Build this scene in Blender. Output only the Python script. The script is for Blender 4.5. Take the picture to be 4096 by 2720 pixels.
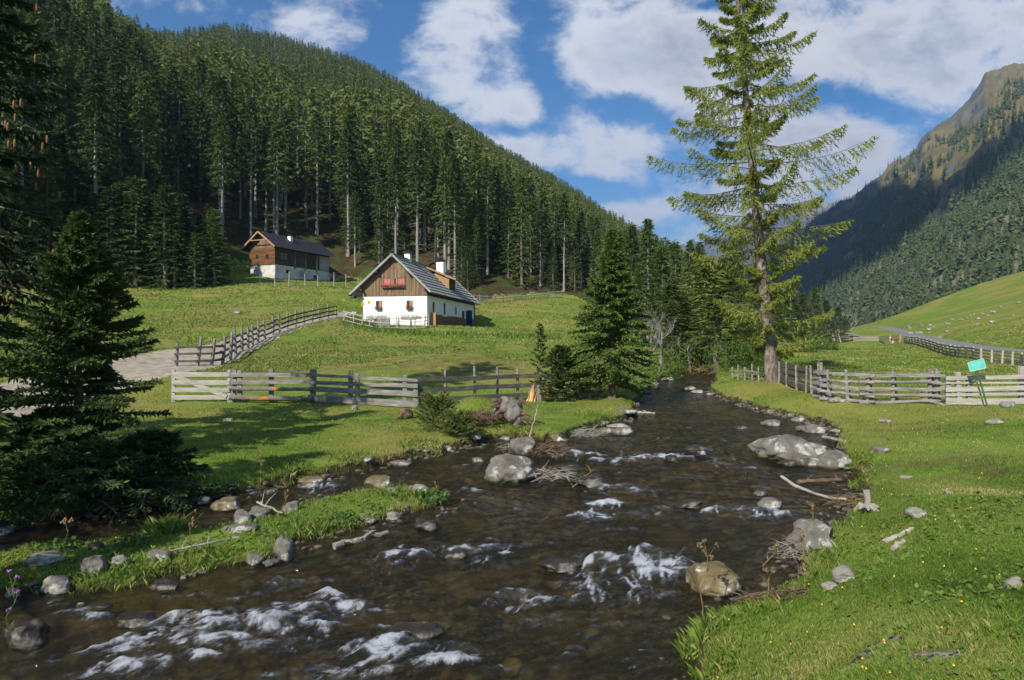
import bpy, bmesh, math, random
import numpy as np
from mathutils import Vector, Matrix
R=math.radians
F=1024*24/36.0
SUN_AZ=R(33); SUN_EL=R(36)          # sun stands behind the camera, to the left
scene=bpy.context.scene
for o in list(bpy.data.objects): bpy.data.objects.remove(o)
col=scene.collection
# ---------------------------------------------------------------- camera
cam=bpy.data.cameras.new('camera'); cam.lens=24; cam.sensor_width=36; cam.clip_start=0.05; cam.clip_end=20000
co=bpy.data.objects.new('camera',cam); col.objects.link(co); co.location=(0,0,0); co.rotation_euler=(R(90),0,0)
scene.camera=co
scene.render.resolution_x=1024; scene.render.resolution_y=680
scene.view_settings.view_transform='Standard'; scene.view_settings.look='None'
scene.view_settings.exposure=0.42; scene.view_settings.gamma=1
# ---------------------------------------------------------------- sun
sd=bpy.data.lights.new('sun','SUN'); sd.energy=5.0; sd.angle=R(0.5); sd.color=(1.0,0.93,0.80)
so=bpy.data.objects.new('sun',sd); col.objects.link(so)
sdir=Vector((math.sin(SUN_AZ)*math.cos(SUN_EL),math.cos(SUN_AZ)*math.cos(SUN_EL),-math.sin(SUN_EL)))
so.rotation_euler=sdir.to_track_quat('-Z','Y').to_euler(); so.location=(-30,-40,60)
# ---------------------------------------------------------------- node helper
class N:
    def __init__(s,nt): s.t=nt; s.n=nt.nodes; s.l=nt.links
    def node(s,typ,**kw):
        n=s.n.new(typ)
        for k,v in kw.items():
            if k.startswith('i_'): s.set(n,int(k[2:]),v)
            else: setattr(n,k,v)
        return n
    def set(s,n,i,v):
        if hasattr(v,'is_linked') or isinstance(v,bpy.types.NodeSocket): s.l.new(v,n.inputs[i])
        else: n.inputs[i].default_value=v
    def math(s,op,a,b=None,c=None,clamp=False):
        n=s.n.new('ShaderNodeMath'); n.operation=op; n.use_clamp=clamp; s.set(n,0,a)
        if b is not None: s.set(n,1,b)
        if c is not None: s.set(n,2,c)
        return n.outputs[0]
    def mix(s,f,a,b,mode='MIX'):
        n=s.n.new('ShaderNodeMix'); n.data_type='RGBA'; n.blend_type=mode; n.clamp_factor=True
        s.set(n,0,f)
        for i,v in ((6,a),(7,b)):
            if isinstance(v,tuple): v=(v[0],v[1],v[2],1.0)
            s.set(n,i,v)
        return n.outputs[2]
    def ss(s,v,a,b,ta=0.0,tb=1.0,lin=False):
        n=s.n.new('ShaderNodeMapRange'); n.interpolation_type='LINEAR' if lin else 'SMOOTHSTEP'
        s.set(n,0,v); s.set(n,1,a); s.set(n,2,b); s.set(n,3,ta); s.set(n,4,tb); return n.outputs[0]
    def noise(s,vec,scale,detail=4,rough=.55,dist=0.0):
        n=s.n.new('ShaderNodeTexNoise'); s.set(n,'Vector',vec) if False else s.l.new(vec,n.inputs['Vector'])
        n.inputs['Scale'].default_value=scale; n.inputs['Detail'].default_value=detail; n.inputs['Roughness'].default_value=rough; n.inputs['Distortion'].default_value=dist
        return n.outputs[0]
    def attr(s,name):
        n=s.n.new('ShaderNodeAttribute'); n.attribute_name=name; return n
    def scaled(s,vec,sc,rot=(0,0,0)):
        n=s.n.new('ShaderNodeMapping'); s.l.new(vec,n.inputs[0]); n.inputs['Scale'].default_value=sc; n.inputs['Rotation'].default_value=rot; return n.outputs[0]
    def coord(s,which='Object'):
        return s.n.new('ShaderNodeTexCoord').outputs[which]
# ---------------------------------------------------------------- world: sky and clouds
w=bpy.data.worlds.new('World'); scene.world=w; w.use_nodes=True
g=N(w.node_tree); g.n.clear()
sky=g.n.new('ShaderNodeTexSky'); sky.sky_type='NISHITA'; sky.sun_disc=False
sky.sun_elevation=SUN_EL; sky.sun_rotation=math.atan2(-sdir.x,-sdir.y); sky.altitude=1300; sky.air_density=1.0; sky.dust_density=0.3; sky.ozone_density=2.5
SKY_STR=0.095
d=g.coord('Generated')
sep=g.n.new('ShaderNodeSeparateXYZ'); g.l.new(d,sep.inputs[0]); X,Y,Z=sep.outputs
ys=g.math('MAXIMUM',Y,0.08)
u=g.math('DIVIDE',X,ys); v=g.math('DIVIDE',Z,ys)
# a cloud layer seen in perspective: directions are projected on a high plane
zz=g.math('ADD',g.math('MAXIMUM',Z,0.0),0.22)
cb=g.n.new('ShaderNodeCombineXYZ'); g.l.new(g.math('DIVIDE',X,zz),cb.inputs[0]); g.l.new(g.math('DIVIDE',Y,zz),cb.inputs[1])
n1=g.noise(cb.outputs[0],1.55,9,.60,.15)
cb2=g.n.new('ShaderNodeCombineXYZ'); g.l.new(u,cb2.inputs[0]); g.l.new(v,cb2.inputs[1])
n2=g.noise(g.scaled(cb2.outputs[0],(1,1.5,1)),9.0,10,.66,.25)
dens=g.math('ADD',g.math('MULTIPLY',g.math('SUBTRACT',n1,.5),1.0),g.math('MULTIPLY',g.math('SUBTRACT',n2,.5),1.75))
# (centre px x, px y, radius x, radius y, weight, slant)
BL=[(220,25,95,20,-.5,0),(60,20,80,30,-.4,0),(300,22,45,22,.75,.15),(440,75,52,40,.5,.8),(390,18,22,40,-.8,0),(425,40,26,60,-.35,.6),(545,50,26,45,-.75,-.3),(530,12,24,16,-.5,0),
    (505,75,30,45,.5,.6),(470,25,55,30,.5,0),(525,112,30,22,.6,0),(500,130,60,9,-.7,0),(610,65,50,30,.6,0),(600,30,60,40,.65,0),(650,50,50,45,.5,0),(640,113,44,15,-1.0,.1),(553,98,14,22,-.5,.5),(700,100,40,40,.4,0),
    (590,150,60,22,.85,0),(515,155,35,9,.55,.35),(590,191,60,10,-1.0,0),(545,180,40,16,-.5,.3),(640,214,50,12,.95,0),(560,215,30,10,-.1,0),(440,20,40,30,.4,0),(480,120,50,30,.35,.6),
    (850,40,220,50,.85,0),(930,90,120,18,.35,0),(840,95,60,13,-.75,0),(890,118,40,10,-.45,0),(840,140,75,26,.85,0),(700,6,25,7,-.6,0),(720,150,80,40,.3,0),(770,200,100,20,.55,0),(690,60,60,60,.3,0),(1000,20,100,40,.5,0)]
for (cx,cy,rx,ry,wt,sl) in BL:
    cu=(cx-512)/F; cv=(340-cy)/F
    du=g.math('SUBTRACT',u,cu); dv=g.math('SUBTRACT',v,cv)
    if sl: dv=g.math('ADD',dv,g.math('MULTIPLY',du,sl))
    q=g.math('ADD',g.math('POWER',g.math('ABSOLUTE',g.math('MULTIPLY',du,F/rx)),2.0),g.math('POWER',g.math('ABSOLUTE',g.math('MULTIPLY',dv,F/ry)),2.0))
    gs=g.math('EXPONENT',g.math('MULTIPLY',q,-.9))
    dens=g.math('ADD',dens,g.math('MULTIPLY',gs,wt*.55))
cm=g.ss(dens,-0.10,0.46)
cm=g.math('MULTIPLY',cm,g.ss(Z,0.0,0.06))
n3=g.noise(g.scaled(cb2.outputs[0],(1,2.0,1),(0,0,.2)),3.2,6,.55,.1)
shade=g.ss(dens,0.25,0.95)
ccol=g.mix(g.math('MULTIPLY',shade,g.ss(n3,.35,.62)),(.84,.86,.92),(.44,.48,.58))
bg1=g.n.new('ShaderNodeBackground'); bg2=g.n.new('ShaderNodeBackground')
hs=g.n.new('ShaderNodeHueSaturation'); hs.inputs['Saturation'].default_value=1.32; hs.inputs['Value'].default_value=1.0; g.l.new(sky.outputs[0],hs.inputs['Color'])
g.l.new(hs.outputs[0],bg1.inputs[0]); bg1.inputs[1].default_value=SKY_STR
g.l.new(ccol,bg2.inputs[0]); bg2.inputs[1].default_value=0.75
ms=g.n.new('ShaderNodeMixShader'); g.l.new(g.math('MULTIPLY',cm,.97),ms.inputs[0]); g.l.new(bg1.outputs[0],ms.inputs[1]); g.l.new(bg2.outputs[0],ms.inputs[2])
wo=g.n.new('ShaderNodeOutputWorld'); g.l.new(ms.outputs[0],wo.inputs[0])
# ---------------------------------------------------------------- helpers: materials
MATS={}
def rgba(c): return (c[0],c[1],c[2],1.0)
def pmat(name,cols,scale=5,stretch=(1,1,1),detail=5,rough=.85,bump=0.0,bscale=None,spec=.25,nr=.6,extra=None,coord='Object',metal=0,tint=None,trans=0):
    m=bpy.data.materials.new(name); m.use_nodes=True; g=N(m.node_tree); g.n.clear()
    out=g.n.new('ShaderNodeOutputMaterial'); b=g.n.new('ShaderNodeBsdfPrincipled')
    b.inputs['Roughness'].default_value=rough; b.inputs['Specular IOR Level'].default_value=spec; b.inputs['Metallic'].default_value=metal
    c=g.coord(coord); cs=g.scaled(c,stretch)
    if len(cols)==1: colr=g.mix(0.0,cols[0],cols[0])
    else:
        nz=g.noise(cs,scale,detail,nr)
        nz=g.ss(nz,.28,.72,lin=True)
        rp=g.n.new('ShaderNodeValToRGB'); g.l.new(nz,rp.inputs[0]); e=rp.color_ramp.elements
        for i,cc in enumerate(cols):
            p=i/(len(cols)-1)
            if i<2: el=e[i]; el.position=p
            else: el=e.new(p)
            el.color=rgba(cc)
        e[0].position=0; 
        colr=rp.outputs[0]
    if tint:   # per-piece variation stored on the mesh
        a=g.attr('tint').outputs['Fac']; colr=g.mix(a,colr,g.mix(1.0,colr,tint,'MULTIPLY')) if False else g.mix(g.math('MULTIPLY',a,.85),colr,tint)
    if extra: colr=extra(g,c,colr,b) or colr
    g.l.new(colr,b.inputs['Base Color'])
    if bump:
        bn=g.n.new('ShaderNodeBump'); bn.inputs['Strength'].default_value=bump; bn.inputs['Distance'].default_value=.05
        g.l.new(g.noise(cs,bscale or scale*2,6,.65),bn.inputs['Height']); g.l.new(bn.outputs[0],b.inputs['Normal'])
    if trans:
        tr=g.n.new('ShaderNodeBsdfTranslucent'); g.l.new(colr,tr.inputs[0]); mx=g.n.new('ShaderNodeMixShader'); mx.inputs[0].default_value=trans
        g.l.new(b.outputs[0],mx.inputs[1]); g.l.new(tr.outputs[0],mx.inputs[2]); g.l.new(mx.outputs[0],out.inputs[0])
    else: g.l.new(b.outputs[0],out.inputs[0])
    MATS[name]=m; return m
# ---------------------------------------------------------------- helpers: objects
def tag(o,label=None,cat=None,group=None,kind=None):
    if label: o['label']=label
    if cat: o['category']=cat
    if group: o['group']=group
    if kind: o['kind']=kind
    return o
def empty(name,loc,label,cat,rz=0,group=None,rx=0,ry=0):
    o=bpy.data.objects.new(name,None); o.empty_display_size=.2; col.objects.link(o); o.location=loc; o.rotation_euler=(rx,ry,rz)
    return tag(o,label,cat,group)
def link(name,me,parent=None,loc=None):
    o=bpy.data.objects.new(name,me); col.objects.link(o)
    if parent: o.parent=parent
    if loc is not None: o.location=loc
    return o
def npmesh(name,V,Fc,m,smooth=False,attrs=None,fattrs=None):
    """V (n,3); Fc (m,3) or (m,4) integer faces"""
    me=bpy.data.meshes.new(name); V=np.ascontiguousarray(V,dtype=np.float32); Fc=np.ascontiguousarray(Fc,dtype=np.int32)
    nf,k=Fc.shape
    me.vertices.add(len(V)); me.vertices.foreach_set('co',V.ravel())
    me.loops.add(nf*k); me.loops.foreach_set('vertex_index',Fc.ravel())
    me.polygons.add(nf); me.polygons.foreach_set('loop_start',np.arange(0,nf*k,k,dtype=np.int32)); me.polygons.foreach_set('loop_total',np.full(nf,k,dtype=np.int32))
    me.polygons.foreach_set('use_smooth',np.full(nf,bool(smooth)))
    for an,av in (attrs or {}).items():
        a=me.attributes.new(an,'FLOAT','POINT'); a.data.foreach_set('value',np.ascontiguousarray(av,dtype=np.float32))
    for an,av in (fattrs or {}).items():
        a=me.attributes.new(an,'FLOAT','FACE'); a.data.foreach_set('value',np.ascontiguousarray(av,dtype=np.float32))
    me.update(calc_edges=True)
    if m: me.materials.append(m)
    return me
class MB:
    def __init__(s): s.v=[]; s.f=[]
    def add(s,vs,fs):
        b=len(s.v); s.v+= [tuple(p) for p in vs]; s.f+=[tuple(b+i for i in f) for f in fs]; return s
    def box(s,c,sz,rot=None,taper=1.0,jit=0,rng=None):
        hx,hy,hz=sz[0]/2,sz[1]/2,sz[2]/2; P=[]
        for z in (-1,1):
            t=taper if z>0 else 1
            for x,y in ((-1,-1),(1,-1),(1,1),(-1,1)):
                P.append(Vector((x*hx*t,y*hy*t,z*hz)))
        if jit: P=[p+Vector([rng.uniform(-jit,jit) for _ in range(3)]) for p in P]
        if rot is not None: P=[rot@p for p in P]
        P=[p+Vector(c) for p in P]
        return s.add(P,[(0,3,2,1),(4,5,6,7),(0,1,5,4),(1,2,6,5),(2,3,7,6),(3,0,4,7)])
    def plank(s,a,b,hh,th,up=(0,0,1),seg=1,wob=0,rng=None,off=(0,0,0)):
        """a board from a to b; hh height, th thickness; wavy edges like sawn slabs"""
        a=Vector(a)+Vector(off); b=Vector(b)+Vector(off); d=(b-a); u=Vector(up); n=d.cross(u).normalized(); u=n.cross(d).normalized()
        P=[]
        for i in range(seg+1):
            t=i/seg; c=a+d*t
            k1=1+(rng.uniform(-wob,wob) if wob else 0); k2=1+(rng.uniform(-wob,wob) if wob else 0); z=(rng.uniform(-wob,wob)*hh*.25 if wob else 0)
            for (q,r_) in ((-1,-1),(1,-1),(1,1),(-1,1)):
                P.append(c+n*q*th/2+u*(r_*hh/2*(k1 if r_>0 else k2)+z))
        fs=[(0,1,2,3)]
        for i in range(seg):
            o=4*i
            for j in range(4): fs.append((o+j,o+4+j,o+4+(j+1)%4,o+(j+1)%4))
        o=4*seg; fs.append((o+3,o+2,o+1,o)); return s.add(P,fs)
    def tube(s,pts,rad,n=7,cap=True,wob=0,rng=None):
        pts=[Vector(p) for p in pts]; b=len(s.v); k=len(pts)
        if not hasattr(rad,'__len__'): rad=[rad]*k
        ref=Vector((0,0,1))
        d0=(pts[-1]-pts[0]).normalized()
        if abs(d0.z)>.8: ref=Vector((1,0,0))
        for i,p in enumerate(pts):
            d=(pts[min(i+1,k-1)]-pts[max(i-1,0)]).normalized(); x=d.cross(ref).normalized(); y=x.cross(d)
            for j in range(n):
                a=2*math.pi*j/n; rr=rad[i]*(1+(rng.uniform(-wob,wob) if wob else 0)); s.v.append(tuple(p+x*math.cos(a)*rr+y*math.sin(a)*rr))
        for i in range(k-1):
            for j in range(n):
                s.f.append((b+i*n+j,b+i*n+(j+1)%n,b+(i+1)*n+(j+1)%n,b+(i+1)*n+j))
        if cap:
            s.f.append(tuple(b+j for j in range(n))[::-1]); s.f.append(tuple(b+(k-1)*n+j for j in range(n)))
        return s
    def build(s,name,m,parent=None,smooth=False,label=None):
        me=bpy.data.meshes.new(name); me.from_pydata(s.v,[],s.f); me.materials.append(m)
        if smooth:
            me.polygons.foreach_set('use_smooth',[True]*len(me.polygons))
        me.update(); o=link(name,me,parent)
        if label: o['label']=label
        return o
def copy_tree(o,parent=None):
    c=o.copy(); col.objects.link(c)
    if parent: c.parent=parent
    for ch in list(o.children):
        copy_tree(ch,c)
    return c
# ================================================================ terrain functions (numpy)
def hsh(ix,iy,s=0):
    h=(ix.astype(np.int64)*374761393+iy.astype(np.int64)*668265263+s*1274126177)&0xffffffff
    h=((h^(h>>13))*1274126177)&0xffffffff; h=h^(h>>16)
    return (h&0xffff)/65535.0
def vnoise(x,y,s=0):
    ix=np.floor(x); iy=np.floor(y); fx=x-ix; fy=y-iy; ux=fx*fx*(3-2*fx); uy=fy*fy*(3-2*fy)
    a=hsh(ix,iy,s); b=hsh(ix+1,iy,s); c=hsh(ix,iy+1,s); d=hsh(ix+1,iy+1,s)
    return (a*(1-ux)+b*ux)*(1-uy)+(c*(1-ux)+d*ux)*uy-.5
def fbm(x,y,o=4,s=0):
    r=0;a=1.0
    for i in range(o): r=r+a*vnoise(x*2**i+17*i,y*2**i-9*i,s+i); a*=.5
    return r
def sst(x,a,b):
    t=np.clip((x-a)/(b-a),0,1); return t*t*(3-2*t)
WY=np.array([-50,0,5,8,12,15,20,29,36,48,60,90,150,400.]); WZ=np.array([-3.6,-3.25,-3.12,-3.0,-2.86,-2.78,-2.68,-2.56,-2.25,-1.85,-1.5,-.6,.2,3.])
def zw(y): return np.interp(y,WY,WZ)
def wpix(px,py):
    """pixel on the water surface -> world x,y"""
    Y=np.exp(np.linspace(np.log(3),np.log(300),4000)); z=zw(Y); f=(340-py)/F*Y-z   # ray height minus water
    i=np.argmax(f<0) if (f<0).any() else len(Y)-1
    return ((px-512)/F*Y[i],Y[i])
LB=[(688,366),(669,376),(659,380),(652,388),(642,397),(636,404),(634,412),(627,419),(597,426),(580,432),(561,440),(540,441),(521,438),(500,440),(480,443),(460,448),(448,450),(443,456),(417,457),(398,462),(375,466),(350,472),(318,478),(285,485),(264,489),(230,495),(201,498),(185,502),(143,504),(100,513),(65,521),(0,531)]
RB=[(708,362),(713,370),(716,382),(709,389),(722,399),(739,403),(764,411),(798,418),(825,425),(839,436),(837,448),(843,460),(848,468),(880,469),(868,478),(855,487),(868,494),(861,507),(845,523),(828,541),(813,557),(804,570),(801,590),(775,599),(752,609),(735,620),(703,628),(692,645),(697,663),(704,680)]
IS=[(0,555),(38,549),(86,545),(133,538),(166,530),(219,530),(267,519),(314,502),(362,493),(419,490),(440,497),(436,508),(400,514),(362,526),(324,535),(296,540),(274,560),(229,565),(171,576),(133,586),(86,591),(28,591),(0,591)]
lb=[wpix(*p) for p in LB]; rb=[wpix(*p) for p in RB]; isl=[wpix(*p) for p in IS]
far=[(lb[0][0]+1.0,58),(14,75),(20,100),(30,150),(34,150),(24,100),(18,75),(rb[0][0]+.9,58)]
near=[(1.2,5.1),(0,3.9),(-3,2.2),(-8,-.5),(-20,-5),(-45,-14),(-45,-1),(-30,1),(-20,5),(-12,8.6)]
POLY=np.array(lb[::-1]+far+rb+near); ISL=np.array(isl+[(-9.5,7.6),(-11,8.3),(-9.5,9.0)])
def resamp(P,n=2,amp=.10,seed=1):
    rg=np.random.RandomState(seed); out=[]
    for i in range(len(P)):
        a=P[i]; b=P[(i+1)%len(P)]; L=np.hypot(*(b-a)); k=max(1,min(8,int(L/.35)))
        for j in range(k):
            p=a+(b-a)*j/k; dd=np.array([b[1]-a[1],a[0]-b[0]])/(L+1e-6)
            out.append(p+dd*(rg.rand()-.5)*amp*min(1,L) if j else p)
    return np.array(out)
POLY=resamp(POLY,seed=2); ISL=resamp(ISL,seed=3)
def inside(P,x,y):
    c=np.zeros(x.shape,bool)
    for i in range(len(P)):
        x1,y1=P[i]; x2,y2=P[i-1]
        if y1==y2: continue
        c^=((y1>y)!=(y2>y))&(x<(x2-x1)*(y-y1)/(y2-y1)+x1)
    return c
def pdist(P,x,y):
    d=np.full(x.shape,1e9)
    for i in range(len(P)):
        ax,ay=P[i-1]; bx,by=P[i]; vx,vy=bx-ax,by-ay; l=vx*vx+vy*vy+1e-9
        t=np.clip(((x-ax)*vx+(y-ay)*vy)/l,0,1); np.minimum(d,(x-ax-vx*t)**2+(y-ay-vy*t)**2,out=d)
    return np.sqrt(d)
def sdw(x,y):
    """signed distance to the water's edge, positive on land"""
    x=np.asarray(x,float).ravel(); y=np.asarray(y,float).ravel(); out=np.full(x.shape,30.0)
    m=(np.abs(x)<60)&(y>-22)&(y<170); X=x[m];Y=y[m]
    d1=pdist(POLY,X,Y); i1=inside(POLY,X,Y); d2=pdist(ISL,X,Y); i2=inside(ISL,X,Y)
    s=np.where(i1,-d1,d1); s2=np.where(i2,-d2,d2)       # s<0 water, s2<0 island
    out[m]=np.where(i1&~i2,-np.minimum(d1,d2),np.where(i2,d2,d1)); return out
# control points (px,py,distance)
CP=[(1024,680,3.3),(850,680,3.45),(730,680,4.3),(712,640,5.6),(800,600,6.1),(770,620,5.7),(900,600,5.3),(1024,600,4.6),(900,500,10),(1024,500,9),(870,540,7.9),(950,540,7.2),(875,475,13.1),(950,440,15.7),(1024,430,16),(850,420,21.4),
(778,384,30),(800,390,27.5),(825,398,24),(880,403,22.8),(940,405,22.2),(1024,403,22),(1150,405,21.5),(1250,440,15),(1250,520,9),
(860,375,38),(960,375,38),(1100,375,38),(800,362,52),(900,360,60),(1000,365,53),(1024,367,52),(950,357.5,65),(900,351,95),(850,349,128),(880,347,124),(800,352,110),(750,350,90),(730,356,62),
(995,352,62),(1024,353.5,57),(1100,357,50),(960,345,76),(915,336,118),(878,328,168),(893,326,175),(1024,342,70),(1024,330,85),(1024,310,120),(1024,293,160),(960,316,150),(920,322,175),(1150,300,90),(1150,340,60),(1200,270,130),
(820,338,150),(850,331,168),(760,336,170),(720,338,150),(700,340,110),
(1000,280,200),(870,325,200),(780,338,200),
(175,403,25.5),(300,402,25.6),(410,407,24.6),(500,400,27.3),(600,397,28),(632,404,25),
(0,430,18.5),(100,440,16.5),(200,430,18.5),(300,430,18.5),(400,429,18.7),(450,432,18.2),(560,412,23.5),(600,412,23.2),(500,424,19.6),(-100,440,17),(-200,430,18.5),
(100,475,12.7),(200,480,12.3),(300,466,13.6),(350,457,14.8),(0,480,12.2),(-100,490,11.5),
(0,412,23),(60,398,26),(100,376,31),(165,372,31.5),(0,380,28),(-100,380,28),(180,362,36),(230,347,43),(200,353,39),(0,362,33),(50,335,45),(50,302,65),(0,330,47),(-100,320,50),(130,292,82),(200,300,74),(240,320,58),(260,287,88),(300,285,90),(340,290,84),(300,308,66),(330,318,60),(352,318,61),(375,324,60),(400,327,59.5),(433,327,59.5),(340,322,58),
(480,326,74),(500,315,86),(470,305,98),(560,318,78),(600,343,47),(560,350,41),(500,343,46),(450,340,49),(420,334,54),(400,343,45),(450,362,34),(330,340,46),(300,351,41),(250,365,35.5),(350,364,34.5),(550,370,33),(300,380,30),(600,376,32),(440,380,30),(620,350,45),(650,355,45),(660,345,60),(680,342,75),
(205,264,106),(275,279,100),(252,272,104),(330,281,112),(345,275,122),(400,283,118),(480,301,106),(520,298,112),(570,297,114),(600,306,108),(640,320,100),(100,285,86),(0,290,74),(-100,290,70),(-300,290,60),(-300,380,28)]
CW=np.array([((a-512)/F*c,c,(340-b)/F*c) for a,b,c in CP]+[(2,0,-1.66),(6,0,-1.5),(0,-4,-1.7),(12,-5,-1.2),(4,-12,-1.4),(-14,-12,-2.4),(-30,-3,-2.3),(-40,12,-1.5),(-30,-25,-1),(30,-20,1),(40,5,1.0),(60,30,4)])
def Uf(r2): return np.where(r2>0,r2*np.log(r2+1e-12),0)
SC=50.0; CXY=CW[:,:2]/SC; NCP=len(CXY)
K=Uf(((CXY[:,None]-CXY[None])**2).sum(2))+np.eye(NCP)*2e-4; Pm=np.c_[np.ones(NCP),CXY]
A=np.block([[K,Pm],[Pm.T,np.zeros((3,3))]]); SOL=np.linalg.solve(A,np.r_[CW[:,2],0,0,0])
def tps(x,y):
    x=x/SC;y=y/SC; r=SOL[NCP]+SOL[NCP+1]*x+SOL[NCP+2]*y
    for i in range(NCP): r=r+SOL[i]*Uf((x-CXY[i,0])**2+(y-CXY[i,1])**2)
    return r
# forest edge: px -> (py, distance); ridge of the wooded hill: px -> (py of bare ground, distance)
EX=[-900,-300,0,100,205,260,345,400,480,520,570,600,640,700,760,1400]
EY=[285,288,290,284,262,262,273,282,301,298,297,305,318,330,335,335]; ED=[60,66,74,86,106,118,123,119,106,112,115,110,105,130,200,220]
RX=[-900,-300,-60,0,60,121,143,160,195,230,304,347,390,434,460,499,542,577,607,640,680,720,780,1400]
RY=[-200,-150,-80,-40,-5,38,48,52,48,43,60,73,93,120,137,163,187,206,230,255,290,316,332,336]
RD=[300,300,310,320,335,350,400,520,580,600,620,630,640,660,670,690,710,730,750,770,790,800,800,800]
def height(x,y,detail=True):
    x=np.asarray(x,float); y=np.asarray(y,float); shp=x.shape; x=x.ravel(); y=y.ravel()
    yy=np.maximum(y,1.0); px=512+F*x/yy; px=np.where(y<1,np.where(x<0,-900,1400),px); px=np.clip(px,-900,1400)
    ed=np.interp(px,EX,ED); rd=np.interp(px,RX,RD)
    ez=(340-np.interp(px,EX,EY))/F*ed; rz=(340-np.interp(px,RX,RY))/F*rd
    yc=np.minimum(yy,ed)
    z=np.empty_like(x); near=np.hypot(x,y)<520
    z[:]=0
    base=np.where(near,0,ez); base[near]=tps(np.where(yy>ed,x*ed/yy,x)[near],np.where(y<1,y,yc)[near])
    t=(yy-ed)/(rd-ed); 
    hill=base+(rz-ez)*np.where(t<0,0,np.where(t<1,(t**.92),1-(t-1)*.9))
    hill=hill+(t>0)*np.minimum(1,np.abs(t)*6)*(fbm(x/70,y/70,3,5)*14*np.clip(t*(1.25-t)*3,0,1))*(np.clip(rz/80,0,1))
    z=np.where(t>0,hill,base)
    if detail:
        r=np.hypot(x,y)
        flat=sst(px,720,800)*sst(y,30,45); mound=.75*np.exp(-(((x+1.15)/1.1)**2+((y-20.3)/.8)**2)); z=z+fbm(x/2.2,y/2.2,4,9)*.10*sst(r,2,6)*(1-flat*.8)+fbm(x/9,y/9,3,4)*.35*sst(y,26,40)*(1-flat)+mound
        # rough knobbly slope below the farmhouse and small terraces by the track
    z=road_blend(x,y,z)
    s=sdw(x,y); W=zw(y)
    lip=W-.03+.20*sst(s,-.02,.08)+.10*sst(s,.05,.5)
    wb=np.where(inside(ISL,x,y),0,sst(s,.10,1.6))
    islz=W-.03+.09*sst(s,-.02,.10)+.11*sst(s,.05,.7)*sst(x,-8,-2)+fbm(x*1.5,y*1.5,3,3)*.06
    land=lip*(1-wb)+z*wb; land=np.where(inside(ISL,x,y),islz,land)
    land=np.where(s<20,np.maximum(land,W+.03*np.clip(s,0,1)),land)
    depth=.06+.26*sst(-s,0,1.1)+fbm(x*.9,y*.9,3,12)*.16
    cob=cobble(x,y) if detail else 0
    bed=W-np.maximum(depth,.05)+cob*(.12+.88*sst(-s,.1,1.0))
    h=np.where(s<=0,bed,land)
    return h.reshape(shp),s.reshape(shp)
ROADZ=[(1100,355.5,51),(1024,351,58.5),(990,348.5,65),(960,344.5,77),(935,340,96),(915,335.5,122),(895,329.5,155),(880,326.3,178),(872,326,190)]
def road_blend(x,y,z):
    m=(x>18)&(y>44)&(y<215)
    if not m.any(): return z
    X=x[m];Y=y[m]; d=np.full(X.shape,1e9); zz=np.zeros(X.shape); P=[((a-512)/F*c,c,(340-b)/F*c) for a,b,c in ROADZ]
    for i in range(1,len(P)):
        ax,ay,az=P[i-1]; bx,by,bz=P[i]; vx,vy=bx-ax,by-ay; t=np.clip(((X-ax)*vx+(Y-ay)*vy)/(vx*vx+vy*vy),0,1); q=np.hypot(X-ax-vx*t,Y-ay-vy*t); s_=q<d; d=np.where(s_,q,d); zz=np.where(s_,az+(bz-az)*t,zz)
    w=1-sst(d,2.1,5.5); z=z.copy(); z[m]=z[m]*(1-w)+zz*w; return z
def cobble(x,y):
    """rounded stones on the stream bed"""
    out=np.zeros_like(x)
    for (sc,am,sd) in ((1.7,.10,1),(4.0,.05,2),(9.0,.022,3)):
        X=x*sc;Y=y*sc; ix=np.floor(X);iy=np.floor(Y); best=np.full(x.shape,9.)
        for a in (-1,0,1):
            for b in (-1,0,1):
                jx=ix+a;jy=iy+b; q=(jx+hsh(jx,jy,sd)-X)**2+(jy+hsh(jx,jy,sd+7)-Y)**2
                best=np.minimum(best,q/(0.25+hsh(jx,jy,sd+5)))
        out+=am*np.sqrt(np.clip(1-best*1.6,0,1))
    return out
def gz(x,y):
    h,s=height(np.array([x,]),np.array([y,]),True); return float(max(h[0],zw(y)) if s[0]<0 else h[0])
_Yr=np.exp(np.linspace(np.log(2.6),np.log(330),1500))
def hit(px,py,top=True):
    """where the line of sight through a pixel meets the ground or water"""
    X=(px-512)/F*_Yr; h,s=height(X,_Yr,False); h=np.where(s<0,zw(_Yr),h); f=(340-py)/F*_Yr-h
    i=int(np.argmax(f<0)) if (f<0).any() else len(_Yr)-1
    return (float(X[i]),float(_Yr[i]),float(h[i]))
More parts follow.
